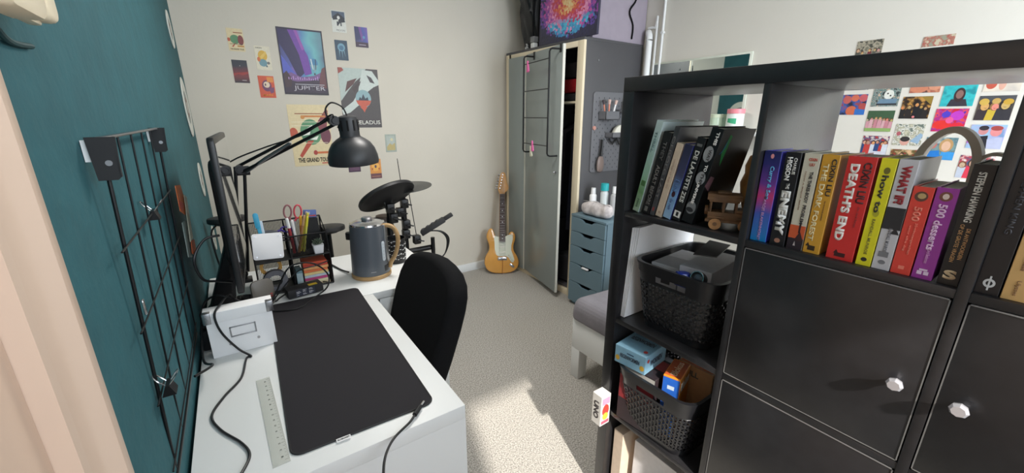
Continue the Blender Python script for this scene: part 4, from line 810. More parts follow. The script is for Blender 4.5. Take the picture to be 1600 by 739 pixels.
# on the wardrobe
def galaxy():
    m = bpy.data.materials.new('sequin_galaxy'); m.use_nodes = True; nt = m.node_tree; bs = nt.nodes['Principled BSDF']; L = nt.links
    def N(t, **k):
        n = nt.nodes.new(t)
        for a, v in k.items(): setattr(n, a, v)
        return n
    tc = N('ShaderNodeTexCoord'); vo = N('ShaderNodeTexVoronoi'); vo.inputs['Scale'].default_value = 62; L.new(tc.outputs['Object'], vo.inputs['Vector'])
    sp = N('ShaderNodeSeparateXYZ'); L.new(vo.outputs['Position'], sp.inputs[0])
    def mth(op, a, b=None, c=None):
        n = N('ShaderNodeMath', operation=op)
        for i, v in enumerate((a, b, c)):
            if v is None: continue
            if isinstance(v, (int, float)): n.inputs[i].default_value = v
            else: L.new(v, n.inputs[i])
        return n.outputs[0]
    # position comes back unscaled; centre of the spiral at (.31,.30)
    x = mth('MULTIPLY', mth('SUBTRACT', sp.outputs['X'], .315), 1.0); y = mth('MULTIPLY', mth('SUBTRACT', sp.outputs['Y'], .235), 1.45)
    xr = mth('ADD', mth('MULTIPLY', x, .93), mth('MULTIPLY', y, .36)); yr = mth('SUBTRACT', mth('MULTIPLY', y, .93), mth('MULTIPLY', x, .36))
    r = mth('SQRT', mth('ADD', mth('MULTIPLY', xr, xr), mth('MULTIPLY', yr, yr)))
    th = mth('ARCTAN2', yr, xr); sw = mth('SINE', mth('ADD', mth('MULTIPLY', r, 38), mth('MULTIPLY', th, 2)))
    n2 = N('ShaderNodeTexWhiteNoise'); L.new(vo.outputs['Position'], n2.inputs['Vector'])
    f = mth('ADD', mth('ADD', mth('MULTIPLY', r, 2.55), mth('MULTIPLY', sw, .05)), mth('MULTIPLY', mth('SUBTRACT', n2.outputs['Value'], .5), .22))
    cr = N('ShaderNodeValToRGB'); e = cr.color_ramp.elements
    st = [(0, (240, 220, 170)), (.12, (238, 190, 130)), (.22, (226, 96, 60)), (.36, (196, 60, 110)), (.48, (236, 160, 200)), (.6, (196, 80, 160)), (.72, (96, 70, 160)), (.78, (48, 46, 80)), (1, (44, 42, 62))]
    while len(e) < len(st): e.new(.5)
    for k, (p, c) in enumerate(st): e[k].position = p; e[k].color = lin(c)
    L.new(f, cr.inputs['Fac'])
    # blue lower band
    mb = N('ShaderNodeMapRange'); mb.inputs[1].default_value = -.13; mb.inputs[2].default_value = -.17; L.new(y, mb.inputs[0])
    ok = mth('MULTIPLY', mb.outputs[0], mth('LESS_THAN', mth('ADD', r, mth('MULTIPLY', n2.outputs['Value'], .06)), .32)); ok = mth('MULTIPLY', ok, mth('GREATER_THAN', n2.outputs['Value'], .25))
    mx = N('ShaderNodeMix', data_type='RGBA'); L.new(ok, mx.inputs[0]); L.new(cr.outputs['Color'], mx.inputs[6]); 
    c2 = N('ShaderNodeValToRGB'); e = c2.color_ramp.elements; e[0].color = lin((36, 84, 170)); e[1].color = lin((90, 200, 230)); L.new(n2.outputs['Value'], c2.inputs['Fac']); L.new(c2.outputs['Color'], mx.inputs[7])
    L.new(mx.outputs[2], bs.inputs['Base Color']); bs.inputs['Roughness'].default_value = .35
    bp = N('ShaderNodeBump'); bp.inputs['Strength'].default_value = .4; bp.inputs['Distance'].default_value = .002; L.new(vo.outputs['Distance'], bp.inputs['Height']); L.new(bp.outputs['Normal'], bs.inputs['Normal'])
    return m
Mg = fr((WX + .012, 2.635, WZ + .001), (.0, -1, 0), (.03, 0, 1))
t = thing('canvas_picture', 'square canvas of a pink and blue sequin spiral galaxy standing on the wardrobe', 'picture', tuple(Mg.translation), M=fr((0, 0, 0), (.0, -1, 0), (.03, 0, 1)))
b = BM(); box(b, 0, .60, 0, .60, -.018, 0, bev=.002); part('canvas_edge', b, mat('indigo_canvas', (50, 48, 68), .7), t, local=True)
b = BM(); f = b.faces.new([b.verts.new(v) for v in ((.004, .004, .0008), (.596, .004, .0008), (.596, .596, .0008), (.004, .596, .0008))]); part('sequin_picture', b, galaxy(), t, local=True, smooth=0)
t = thing('fabric_storage_box', 'large grey fabric storage box with a dangling black strap on the wardrobe', 'box', (2.36, 2.4, WZ))
b = BM(); box(b, 2.11, XR - .006, 2.14, 2.62, WZ + .001, WZ + .42, bev=.006); part('box_body', b, [mat('lilac_grey_felt', (158, 148, 160), .9, var=.06, vs=20)], t)
b = BM(); box(b, 2.105, XR - .004, 2.135, 2.625, WZ + .40, WZ + .45, bev=.006); part('lid', b, mat('lilac_grey_felt', (158, 148, 160), .9, var=.06, vs=20), t)
b = BM(); P0 = ony(994, 0, 2.134); P1 = ony(984, 18, 2.13); P2 = ony(989, 40, 2.133); P3 = ony(987, 61, 2.132); tube(b, [ony(993, -20, 2.133), P0, P1, P2, P3], .006, n=6, sm=5); part('strap', b, M_bfab, t)
# dark bag
t = thing('black_bag', 'crumpled shiny black bag slumped on the far end of the wardrobe', 'bag', (2.19, 2.855, WZ))
b = BM(); g = []
for i in range(25):
    s = i / 24; row = []
    for j in range(36):
        a = 2 * PI * j / 36; rr = 1 + .10 * math.sin(3 * a + 5 * s) + .05 * math.sin(9 * a + s * 11) + .03 * math.sin(17 * a - s * 9)
        w = (.6 + .9 * s - .35 * s * s) if s < .9 else 1.15 * (1 - (s - .9) * 4)
        row.append(b.verts.new((2.19 + .135 * rr * w * math.cos(a), 2.855 + .135 * rr * w * math.sin(a), WZ + .004 + .5 * s)))
    g.append(row)
for i in range(24):
    for j in range(36): b.faces.new((g[i][j], g[i][(j + 1) % 36], g[i + 1][(j + 1) % 36], g[i + 1][j]))
b.faces.new(g[0][::-1]); b.faces.new(g[-1]); part('bag_body', b, mat('shiny_black_nylon', (22, 22, 24), .35, spec=.5, bump=.6, bs=22), t, smooth=60)
b = BM(); tube(b, [(2.09, 2.74, 2.35), (2.06, 2.72, 2.2), (2.06, 2.73, 2.0), (2.10, 2.74, WZ + .02)], .008, n=6, sm=5); part('bag_strap', b, M_bfab, t)
q = onx(829, 76, 2.06)
b = BM(); box(b, 2.045, 2.085, 2.70, 2.745, WZ + .001, WZ + .04, bev=.006); solo('white_cube', b, M_white, 'small white plastic cube under the clear cup on the wardrobe edge', 'cube')
b = BM(); box(b, 2.043, 2.087, 2.698, 2.748, WZ + .042, WZ + .085, bev=.005); solo('clear_cup', b, mat('smoky_clear', (150, 150, 150), .15, spec=.7, alpha=.6), 'small clear square cup standing on the white cube', 'cup')
b = BM(); lathe(b, [(0, 0), (.019, 0), (.022, .01), (.016, .018), (.010, .024), (.012, .034), (.018, .04), (0, .042)], o=(2.055, 2.795, WZ + .001), n=20); solo('glass_candle_holder', b, M_chrome, 'small shiny glass holder beside the white cube on the wardrobe', 'candle holder')

# ================================================================= PEGBOARD ON THE WARDROBE SIDE
PY = WY0
def pz_(u, v): return ony(u, v, PY)
a, c = pz_(924, 143), pz_(972, 262); px0, px1, pz0, pz1 = a.x, 2.62, pz_(917, 270).z + .0, a.z
px0 = 2.135
t = thing('pegboard', 'dark grey perforated pegboard with beauty items, fixed to the wardrobe side', 'pegboard', (2.37, PY, pz0))
m_peg = mat('pegboard_grey', (104, 104, 108), .5)
b = BM(); prism(b, rrect(px1 - px0, pz1 - pz0, .022), .010, fr(((px0 + px1) / 2, PY - .0005, (pz0 + pz1) / 2), (1, 0, 0), (0, 0, 1)), bev=.0015)
for i in range(int((px1 - px0) / .026) - 1):
    for k in range(int((pz1 - pz0) / .026) - 1):
        if (i + k) % 2 == 0: prism(b, rrect(.005, .012, .0024, n=2), .0004, fr((px0 + .026 + i * .026, PY - .0104, pz0 + .026 + k * .026), (1, 0, 0), (0, 0, 1)), mi=1)
part('board', b, [m_peg, mat('hole_dark', (44, 44, 47), .8)], t)
def cup(x0, x1, z0, z1, nm='pegboard_cup'):
    b = BM(); y1 = PY - .012; y0 = y1 - .07
    box(b, x0, x1, y0, y0 + .003, z0, z1); box(b, x0, x1, y1 - .003, y1, z0, z1); box(b, x0, x0 + .003, y0, y1, z0, z1); box(b, x1 - .003, x1, y0, y1, z0, z1); box(b, x0, x1, y0, y1, z0, z0 + .003)
    part(nm, b, m_peg, t)
zc = lambda v: pz_(935, v).z
cup(2.19, 2.33, zc(187), zc(174)); cup(2.37, 2.60, zc(176), zc(171), 'pegboard_shelf'); cup(2.27, 2.60, zc(215), zc(207), 'pegboard_shelf')
cols = {'w': M_paper, 'p': ink((206, 130, 108)), 'k': M_bplastic, 'c': mat('clear_bottle', (206, 206, 206), .15, alpha=.75), 'g': ink((150, 150, 150))}
def bottle(x, y, z, r, h, c, cc, lab, nr=.45, name='bottle', cat='bottle', grp=None):
    t = thing(name, lab, cat, (x, y, z), group=grp)
    b = BM(); lathe(b, [(0, 0), (r, 0), (r, h * .68), (r * .85, h * .73), (r * nr, h * .76), (r * nr, h * .78), (0, h * .78)], o=(x, y, z), n=20); part('bottle_body', b, c, t)
    b = BM(); lathe(b, [(0, h * .77), (r * nr * 1.25, h * .77), (r * nr * 1.15, h), (0, h)], o=(x, y, z), n=18); part('cap', b, cc, t)
zb1 = zc(176) + .004; zb2 = zc(215) + .004; zb0 = zc(187) + .004; yb = PY - .047
gp = 'beauty items on the pegboard'
bottle(2.43, yb, zb1, .017, .115, cols['w'], cols['w'], 'white dropper bottle with pointed cap on the upper pegboard shelf', .3, grp=gp)
bottle(2.52, yb, zb1, .020, .085, cols['c'], cols['w'], 'clear stubby bottle on the upper pegboard shelf', .5, grp=gp)
bottle(2.568, yb, zb1, .018, .15, cols['w'], cols['g'], 'tall white tube at the right end of the upper pegboard shelf', .8, grp=gp)
for k, (x, lx, c, l) in enumerate(((2.225, -.03, 'p', 'copper handled makeup brush leaning left in the pegboard cup'), (2.255, .0, 'p', 'copper makeup brush upright in the pegboard cup'), (2.29, .035, 'w', 'white handled makeup brush leaning right in the pegboard cup'))):
    t_ = thing('makeup_brush', l, 'brush', (x, yb, zb0), group=gp); d = Vector((lx, 0, .12)).normalized(); p = Vector((x, yb, zb0 + .002))
    b = BM(); cyl(b, p, p + d * .10, .004, .006, n=10); part('handle', b, cols[c], t_)
    b = BM(); cyl(b, p + d * .10, p + d * .13, .008, .012, n=12); part('bristles', b, ink((70, 62, 66)) if k == 0 else ink((200, 170, 160)), t_)
b = BM(); prism(b, [(.075 * math.cos(a * PI / 16), .085 * math.sin(a * PI / 16)) for a in range(17)], .03, fr((2.385, yb + .015, zb2), (1, 0, 0), (0, 0, 1)), bev=.004); solo('round_box', b, mat('ivory_box', (226, 222, 208), .5), 'ivory half-round box on the lower pegboard shelf', 'box', gp)
for k, x in enumerate((2.495, 2.535, 2.575)): bottle(x, yb, zb2, .017, .11 + .012 * k, cols['c'], cols['w'], ('clear bottle next to the ivory half-round box', 'clear bottle in the middle of the lower pegboard shelf trio', 'tallest clear bottle at the right end of the lower pegboard shelf')[k], .5, grp=gp)
b = BM(); q = pz_(926, 200); cyl(b, (q.x, PY - .0108, q.z), (q.x, PY - .02, q.z), .014, n=20); solo('pink_button', b, ink((196, 142, 130)), 'round pink compact stuck at the left of the pegboard', 'compact', gp)
# hair brush
q = pz_(926, 217); hx_ = 2.225; z0_ = pz_(925, 218).z
t = thing('hairbrush', 'black and taupe oval hairbrush hanging under the pegboard', 'hairbrush', (hx_, PY - .03, z0_ - .24))
b = BM(); tube(b, [(hx_, PY - .032, z0_), (hx_ - .002, PY - .032, z0_ - .06), (hx_ - .006, PY - .032, z0_ - .12)], lambda s: .009 + .003 * s, n=10); part('handle', b, M_bplastic, t)
b = BM(); lathe(b, [(0, -.065), (.028, -.05), (.036, -.02), (.034, .02), (.022, .05), (0, .062)], M=fr((hx_ - .01, PY - .034, z0_ - .175), (1, 0, 0), (0, 1, 0)), n=24, sy=.35); part('brush_head', b, mat('taupe_shell', (120, 104, 98), .35), t)
b = BM(); tube(b, [(hx_, PY - .0105, z0_ + .012), (hx_, PY - .04, z0_ + .01), (hx_, PY - .042, z0_ - .004)], .003, n=6); solo('pegboard_hook', b, M_chrome, 'silver hook carrying the hairbrush on the pegboard', 'hook')
for k in range(7):
    x = 2.31 + k * .038; z = zb2 - .022; b = BM(); a = (-.7, .5, -.9, .9, -.3, .8, -.8)[k]; d = Vector((math.cos(a), 0, math.sin(a))) * .035
    tube(b, [(x, PY - .0105, z + .008), (x, PY - .03, z + .006)], .0025, n=6); box(b, -.03, .03, -.006, .006, -.004, .004, bev=.002, M=fr((x, PY - .034, z - .012), (math.cos(a), 0, math.sin(a)), (-math.sin(a), 0, math.cos(a))))
    solo('hair_clip', b, M_bplastic, '%s black hair clip from the left in the row hanging under the lower pegboard shelf' % ('first', 'second', 'third', 'fourth', 'fifth', 'sixth', 'seventh')[k], 'hair clip', 'black hair clips under the pegboard shelf')
b = BM(); q = pz_(932, 108 - 4); 
b = BM(); q = onx(925, 85, 2.2); q = pz_(935, 94); cyl(b, (q.x, PY + .004, q.z), (q.x, PY - .004, q.z), .006, n=10); solo('screw', b, M_steel, 'single screw high on the wardrobe side above the pegboard', 'screw')

# ================================================================= DRAWER UNIT
AX0, AX1, AY0, AY1, AZ = 1.95, 2.52, 1.76, 2.095, .70
t = thing('drawer_unit', 'blue grey drawer unit with scooped handles between bed and wardrobe', 'drawer unit', (2.23, 1.93, 0))
b = BM()
box(b, AX0 + .018, AX1, AY0, AY0 + .016, .02, AZ - .016); box(b, AX0 + .018, AX1, AY1 - .016, AY1, .02, AZ - .016); box(b, AX0 + .002, AX1, AY0, AY1, AZ - .016, AZ, bev=.001); box(b, AX1 - .01, AX1, AY0 + .016, AY1 - .016, .02, AZ - .016); box(b, AX0 + .02, AX1 - .01, AY0 + .016, AY1 - .016, .02, .035); box(b, AX0 + .03, AX1 - .02, AY0 + .016, AY1 - .016, 0, .02)
part('carcass', b, M_blue, t)
zsd = [AZ - .017, .578, .472, .338, .193, .03]
for k in range(5):
    z1, z0 = zsd[k] - .002, zsd[k + 1] + .002; b = BM(); yc = (AY0 + AY1) / 2; hw = (AY1 - AY0) / 2 - .004
    pts = [(-hw, z0), (hw, z0), (hw, z1), (.085, z1), (.06, z1 - .006), (.035, z1 - .024), (-.035, z1 - .024), (-.06, z1 - .006), (-.085, z1), (-hw, z1)]
    prism(b, [(-p[0], p[1]) for p in pts], .016, fr((AX0 + .016, yc, 0), (0, -1, 0), (0, 0, 1)), bev=.0008, seg=1)
    box(b, AX0 + .02, AX1 - .03, yc - hw + .01, yc + hw - .01, z0 + .004, z0 + .008, mi=1); box(b, AX0 + .0162, AX0 + .02, yc - hw + .01, yc + hw - .01, z0 + .004, z1 - .035, mi=1)
    part('drawer', b, [M_blue, mat('drawer_inside_dark', (22, 26, 28), .8)], t)
b = BM(); box(b, AX0 - .006, AX0 + .012, 1.90, 1.96, .318, .330, bev=.003); solo('white_sock', b, M_paper, 'scrap of white cloth poking out of the fourth drawer handle', 'cloth')
gp = 'toiletries on the drawer unit'
# pouch
b = BM(); N = 28; K = 12; g = []
for i in range(N + 1):
    s = -1 + 2 * i / N; row = []; w = (1 - abs(s) ** 5) ** .35 if abs(s) < 1 else 0.02
    for j in range(K * 2):
        a = 2 * PI * j / (K * 2); row.append(b.verts.new((2.03 + .047 * max(w, .25) * math.copysign(abs(math.cos(a)) ** .8, math.cos(a)) + .004 * math.sin(s * 9), 1.925 + .135 * s, AZ + .050 + .047 * max(w, .3) * math.copysign(abs(math.sin(a)) ** .7, math.sin(a)) + .006 * math.sin(s * 6) * (1 if math.sin(a) > 0 else 0))))
    g.append(row)
for i in range(N):
    for j in range(K * 2): b.faces.new((g[i][j], g[i][(j + 1) % (K * 2)], g[i + 1][(j + 1) % (K * 2)], g[i + 1][j]))
b.faces.new(g[0][::-1]); b.faces.new(g[-1])
t = thing('toiletry_pouch', 'white marbled toiletry pouch lying on the blue grey drawer unit', 'pouch', (2.03, 1.925, AZ))
part('pouch_body', b, mat('marble_print', (222, 214, 212), .7, col2=(176, 168, 168), vs=26), t, smooth=60)
b = BM(); tube(b, [(2.02, 1.80, AZ + .094), (2.025, 1.925, AZ + .102), (2.02, 2.05, AZ + .094)], .0025, n=6, sm=4); part('zip', b, M_chrome, t)
bottle(2.12, 2.055, AZ, .026, .175, M_paper, M_paper, 'white bottle with white cap, leftmost behind the pouch', .55, grp=gp)
bottle(2.15, 1.975, AZ, .028, .215, ink((216, 222, 222)), ink((40, 172, 178)), 'white and pink bottle with a turquoise cap behind the pouch', .85, grp=gp)
b = BM(); cyl(b, (2.15, 1.975, AZ + .03), (2.15, 1.975, AZ + .07), .0285, n=20); solo('bottle_band', b, ink((210, 60, 100)), 'pink band around the turquoise capped bottle', 'label') if 0 else b.free()
bottle(2.17, 1.90, AZ, .026, .20, cols['c'], cols['w'], 'clear bottle with white cap to the right of the turquoise capped one', .5, grp=gp)
bottle(2.20, 1.85, AZ, .022, .15, cols['c'], cols['g'], 'small clear bottle at the near edge of the drawer unit', .5, grp=gp)

# ================================================================= BED
t = thing('bed', 'white low bed with grey mattress behind the bookcase', 'bed', (1.83, .4, 0))
b = BM(); box(b, 1.353, 1.378, -.62, 1.405, .175, .345, bev=.003); box(b, 2.30, 2.325, -.62, 1.405, .175, .345, bev=.003); box(b, 1.378, 2.30, 1.38, 1.405, .175, .345, bev=.002); box(b, 1.378, 2.30, -.62, -.595, .175, .345, bev=.002); part('bed_frame', b, M_white, t)
for x in (1.353, 2.265):
    for y in (-.62, 1.345):
        b = BM(); box(b, x, x + .06, y, y + .06, 0, .176, bev=.002); part('leg', b, M_white, t)
b = BM(); box(b, 1.378, 2.30, -.595, 1.38, .30, .322); part('slat_base', b, M_cream, t)
b = BM(); box(b, 1.345, 2.33, -.60, 1.425, .3225, .455, bev=.05, seg=5)
bmesh.ops.subdivide_edges(b, edges=b.edges[:], cuts=3, use_grid_fill=True)
for v in b.verts: v.co.x += .006 * math.sin(v.co.y * 23 + v.co.z * 30); v.co.z += .005 * math.sin(v.co.x * 17 + v.co.y * 11) if v.co.z > .36 else 0
for v in b.verts: v.co.x = max(v.co.x, 1.343); v.co.z = max(v.co.z, .3225 if v.co.x > 1.38 and v.co.x < 2.298 and v.co.y < 1.378 else .347)
part('mattress', b, mat('mattress_grey', (132, 128, 134), .9, var=.14, vs=12, bump=.4, bs=120), t, smooth=70)

b = BM(); box(b, 1.40, 2.30, -.58, .80, .456, .52, bev=.028, seg=4)  # unseen bedding added to bounce sunlight into the bookcase cubes
bmesh.ops.subdivide_edges(b, edges=b.edges[:], cuts=4, use_grid_fill=True)
for v in b.verts:
    if v.co.z > .48: v.co.z += .012 * math.sin(v.co.x * 21 + v.co.y * 9) + .008 * math.sin(v.co.y * 31 - v.co.x * 7)
solo('bounce_duvet', b, mat('white_duvet', (238, 238, 240), .9, bump=.4, bs=60), 'white duvet added unseen on the bed to reflect sunlight into the bookcase', 'bounce_duvet', smooth=70)

# ================================================================= RIGHT WALL: MIRROR, PIPES, LEDGE, PHOTOS
t = thing('wall_mirror', 'wide mirror in a slim pale frame on the right wall behind the bookcase', 'mirror', (XR, 1.66, 1.285))
b = BM(); box(b, XR - .014, XR - .001, 1.338, 2.04, 1.286, 1.742, bev=.001); part('mirror_frame', b, mat('pale_mirror_edge', (206, 210, 196), .4), t)
b = BM(); f = b.faces.new([b.verts.new(v) for v in ((XR - .0145, 1.352, 1.298), (XR - .0145, 1.352, 1.73), (XR - .0145, 2.03, 1.73), (XR - .0145, 2.03, 1.298))]); f.normal_update()
if f.normal.x > 0: f.normal_flip()
part('mirror_glass', b, mat('silvered_glass', (225, 232, 228), .02, metal=1), t, smooth=0)
b = BM(); box(b, XR - .15, XR - .001, 1.0, 1.75, 1.262, 1.28, bev=.002); t = solo('wall_ledge', b, M_white, 'white wall ledge under the mirror, holding jars', 'shelf')
for (x, y, r, h, c, cc, lab) in ((2.56, 1.46, .036, .105, mat('pale_green_jar', (196, 214, 190), .25), mat('jar_lid_green', (206, 216, 190), .4), 'pale green jar on the wall ledge, left of the pink lidded jar'), (2.565, 1.345, .048, .135, mat('white_jar', (232, 236, 230), .3), mat('pink_lid', (232, 140, 150), .4), 'white jar with a pink lid and green mark on the wall ledge')):
    t = thing('cosmetic_jar', lab, 'jar', (x, y, 1.28), group='jars on the wall ledge')
    b = BM(); lathe(b, [(0, 0), (r, 0), (r * 1.02, h * .1), (r, h * .78), (r * .9, h * .82), (0, h * .82)], o=(x, y, 1.2805), n=28)
    if r > .04: 
        for j in range(5): box(b, -.006, .006, -.012 + j * .002, .02, 0, .001, mi=1, M=fr((x - (r + .0006) * math.cos(.5 - j * .2), y - (r + .0006) * math.sin(.5 - j * .2), 1.34), (math.sin(.5 - j * .2), -math.cos(.5 - j * .2), 0), (0, 0, 1)))
    part('jar_body', b, [c, ink((70, 176, 130))], t)
    b = BM(); lathe(b, [(0, h * .8), (r * 1.03, h * .8), (r * 1.03, h * .98), (r * .97, h), (0, h)], o=(x, y, 1.2805), n=28); part('lid', b, cc, t)
b = BM(); tube(b, [(2.598, 1.30, 1.3), (2.60, 1.285, 1.36), (2.612, 1.262, 1.40)], .008, n=6); box(b, 2.585, 2.615, 1.20, 1.30, 1.281, 1.31, bev=.01)
b.free()
# pipes
b = BM(); tube(b, [(XR - .035, 2.075, .03), (XR - .035, 2.075, 1.70), (XR - .035, 2.075, 1.90), (XR - .028, 2.09, 1.945), (XR - .006, 2.11, 1.955)], .022, n=16, sm=5); solo('heating_pipe', b, M_white, 'thick white heating pipe bending into the wall beside the wardrobe', 'pipe')
b = BM(); tube(b, [(XR - .012, 2.038, .03), (XR - .012, 2.036, 1.90), (XR - .012, 2.05, 1.975), (XR - .012, 2.11, 1.985)], .008, n=10, sm=4); solo('cable_conduit', b, M_white, 'thin white conduit arching over the thick pipe', 'pipe')
b = BM(); cyl(b, (XR - .012, 1.985, .02), (XR - .012, 1.985, ZT - .02), .009, n=12)
for z in (.4, 1.0, 1.6, 1.93, 2.3): box(b, XR - .022, XR - .001, 1.972, 1.998, z, z + .016, bev=.002)
solo('thin_wall_pipe', b, M_white, 'long thin vertical white pipe between conduit and mirror', 'pipe')
# photo prints
def photo(u, v, sh, base, lab, w=.101, h=.098, anchor='tl'):
    q = onx(u, v, XR)
    if anchor == 'br': y1 = q.y + w; z0 = q.z
    elif anchor == 'bl': y1 = q.y; z0 = q.z
    else: y1 = q.y; z0 = q.z - h
    M = fr((XR - .0004, y1, z0), (0, -1, 0), (0, 0, 1))
    picture('photo_print', M, w, h, base if not isinstance(base, tuple) else ink(base), sh, [], lab, 'photograph', 'photo prints on the right wall')
def mot(name, cs, sc=45):
    st = [(k / (len(cs) - 1) * .5 + .25, c) for k, c in enumerate(cs)]; return ramp(name, st, 'X', -50, 50, noise=2.0, ns=sc)
def heads(n, z0, r0, cols_, skin0=(206, 160, 130)):
    o = []
    for k in range(n):
        x = (k + .5) / n + random.uniform(-.25, .25) / n; z = z0 + random.uniform(-.1, .08); r = r0 * random.uniform(.75, 1.2); skin = tuple(c + random.randint(-26, 16) for c in skin0); hr = random.choice([(92, 62, 44), (60, 44, 36), (150, 112, 70), (44, 38, 36), (120, 70, 46)])
        o.append(('p', [(x - r * 1.6, 0), (x - r * 1.3, z - r * .8), (x + r * 1.3, z - r * .8), (x + r * 1.6, 0)], cols_[k % len(cols_)])); o.append(('e', x, z + .02, r * 1.1, r * 1.4, hr)); o.append(('e', x + random.uniform(-.2, .2) * r, z, r * .78, r * 1.05, skin)); o.append(('p', [(x - r * .4, z - r * .3), (x + r * .4, z - r * .35), (x + .1 * r, z - r * .6)], tuple(int(c * .75) for c in skin)))
    return o
photo(1318.4, 148.4, [('e', .2, .75, .17, .2, (190, 92, 84)), ('e', .52, .82, .16, .16, (206, 106, 80)), ('e', .85, .82, .17, .18, (196, 90, 96)), ('e', .45, .2, .22, .24, (206, 104, 70)), ('e', .88, .4, .16, .18, (176, 76, 72)), ('p', [(.6, .3), (1, .25), (1, 0), (.6, 0)], (50, 110, 190))], mot('m1', [(40, 40, 60), (60, 90, 160), (150, 70, 80)], 30), 'photo of red and orange faces close together on blue, leftmost column')
photo(1368, 133.7, [('e', .6, .55, .18, .22, (226, 226, 218)), ('e', .55, .6, .03, .04, (40, 40, 40)), ('e', .66, .5, .03, .04, (40, 40, 40)), ('p', [(.2, .1), (.3, .35), (.95, .35), (.9, .1)], (110, 138, 160)), ('r', .2, .06, .95, .14, (48, 50, 56))], mot('m2', [(50, 60, 60), (150, 156, 150), (60, 110, 110), (196, 170, 150)], 60), 'photo of a pale spotted dog in a crowd')
photo(1357.7, 173, [('r', 0, .6, 1, 1, (60, 90, 62))] + heads(7, .6, .055, [(206, 150, 160), (216, 170, 176), (196, 130, 140)]) + [('r', 0, 0, 1, .16, (140, 170, 100))], mot('m3', [(70, 96, 60), (190, 140, 140), (120, 150, 90)], 70), 'photo of a row of people in pink shirts before trees')
photo(1350, 211.7, heads(6, .7, .08, [(46, 70, 120), (190, 60, 56), (210, 214, 222)]) + [('r', .4, 0, 1, .25, (206, 206, 216))], mot('m4', [(180, 60, 50), (60, 80, 120), (220, 200, 190)], 60), 'photo of a cheering group in navy, red and white')
photo(1412.5, 151.4, [('p', [(.6, 1), (1, 1), (1, .6)], (150, 122, 50))] + heads(5, .55, .07, [(30, 28, 30), (40, 34, 34), (24, 24, 30)], (206, 150, 90)) + [('e', .5, .08, .05, .05, (226, 130, 130))], mot('m5', [(36, 28, 26), (70, 50, 34), (190, 140, 70)], 50), 'dark photo of a party with yellow lights')
photo(1401.8, 193.6, [('e', .42, .2, .16, .2, (214, 160, 146)), ('e', .42, .3, .17, .12, (50, 44, 44)), ('p', [(.6, .2), (.9, .6), (1, .5), (.9, .1)], (150, 176, 200)), ('e', .15, .55, .08, .1, (176, 92, 100))], mot('m6', [(196, 190, 166), (150, 150, 130), (226, 222, 212), (110, 120, 110)], 60), 'pale photo of many small faces, one large grinning face at the bottom')
photo(1393, 232.6, heads(4, .62, .1, [(176, 60, 56), (60, 54, 50)]), mot('m7', [(150, 60, 50), (90, 90, 50), (210, 170, 130)], 50), 'photo of people in red, lowest in the third column')
photo(1478, 130, [('p', [(.22, 0), (.3, .3), (.75, .3), (.85, 0)], (56, 50, 60)), ('e', .53, .48, .17, .3, (60, 42, 42)), ('e', .53, .5, .11, .18, (140, 104, 96)), ('r', .02, .9, .98, .97, (80, 200, 196))], mot('m8', [(50, 168, 176), (60, 186, 190), (40, 140, 150)], 25), 'turquoise photo of a person with long dark hair')
photo(1464, 170, [('e', .3, .3, .3, .2, (226, 50, 46)), ('e', .75, .2, .25, .2, (222, 40, 60)), ('e', .7, .7, .2, .2, (190, 60, 190)), ('e', .35, .75, .14, .14, (80, 60, 190)), ('e', .5, .5, .12, .14, (230, 90, 150))], mot('m9', [(200, 40, 60), (150, 50, 150), (230, 80, 60), (90, 50, 160)], 40), 'photo glowing in red and magenta light')
photo(1449, 214, [('p', [(0, 0), (.05, .35), (.5, .42), (.6, 0)], (36, 120, 200)), ('p', [(.55, 0), (.6, .4), (1, .35), (1, 0)], (60, 150, 216)), ('e', .68, .65, .22, .3, (190, 150, 100)), ('e', .68, .62, .14, .22, (222, 180, 152)), ('e', .25, .68, .14, .2, (190, 110, 104))], mot('m10', [(120, 150, 150), (90, 120, 130), (180, 190, 190)], 30), 'photo of two people in bright blue clothes, framed by the white arch')
photo(1502, 242, heads(3, .6, .13, [(190, 196, 210), (216, 60, 80)]), mot('m11', [(220, 210, 206), (180, 60, 70), (70, 90, 120)], 50), 'photo in white and red beside the arch, lowest on the right')
photo(1532, 150, [('r', 0, .7, 1, 1, (76, 78, 82))] + heads(3, .58, .13, [(58, 48, 52), (206, 176, 60), (52, 50, 56)], (216, 166, 120)) + [('e', .17, .75, .14, .14, (206, 170, 80)), ('e', .5, .78, .12, .12, (196, 160, 90)), ('e', .83, .75, .14, .12, (200, 160, 60))], mot('m12', [(70, 66, 64), (90, 80, 70)], 30), 'photo of three people with yellow hair or hats')
photo(1519, 194.6, [('p', [(.2, 0), (.25, .5), (.55, .55), (.6, 0)], (36, 36, 44)), ('p', [(.6, 0), (.55, .4), (.95, .5), (1, 0)], (186, 190, 216)), ('e', .38, .75, .14, .18, (206, 140, 140)), ('e', .38, .86, .14, .1, (50, 44, 50)), ('e', .74, .72, .16, .2, (222, 140, 140)), ('e', .74, .86, .17, .1, (166, 70, 66)), ('p', [(0, .6), (.2, .7), (.2, .3), (0, .2)], (170, 90, 180))], mot('m13', [(150, 190, 216), (170, 170, 210), (120, 150, 190)], 25), 'photo of two people hugging on light blue, right of the arch')
photo(1468, 144, [('e', .3, .2, .3, .2, (206, 130, 100)), ('e', .8, .3, .2, .2, (216, 150, 120))], mot('m14', [(150, 80, 70), (206, 140, 110), (80, 50, 50)], 30), 'photo of close warm faces, topmost in the third column', anchor='br')
photo(1593.5, 141.6, [('e', .2, .3, .15, .2, (196, 90, 70)), ('e', .5, .3, .1, .25, (222, 170, 150))], mot('m15', [(226, 214, 196), (200, 190, 180)], 20), 'pale photo with a hand, topmost in the right column', anchor='br')
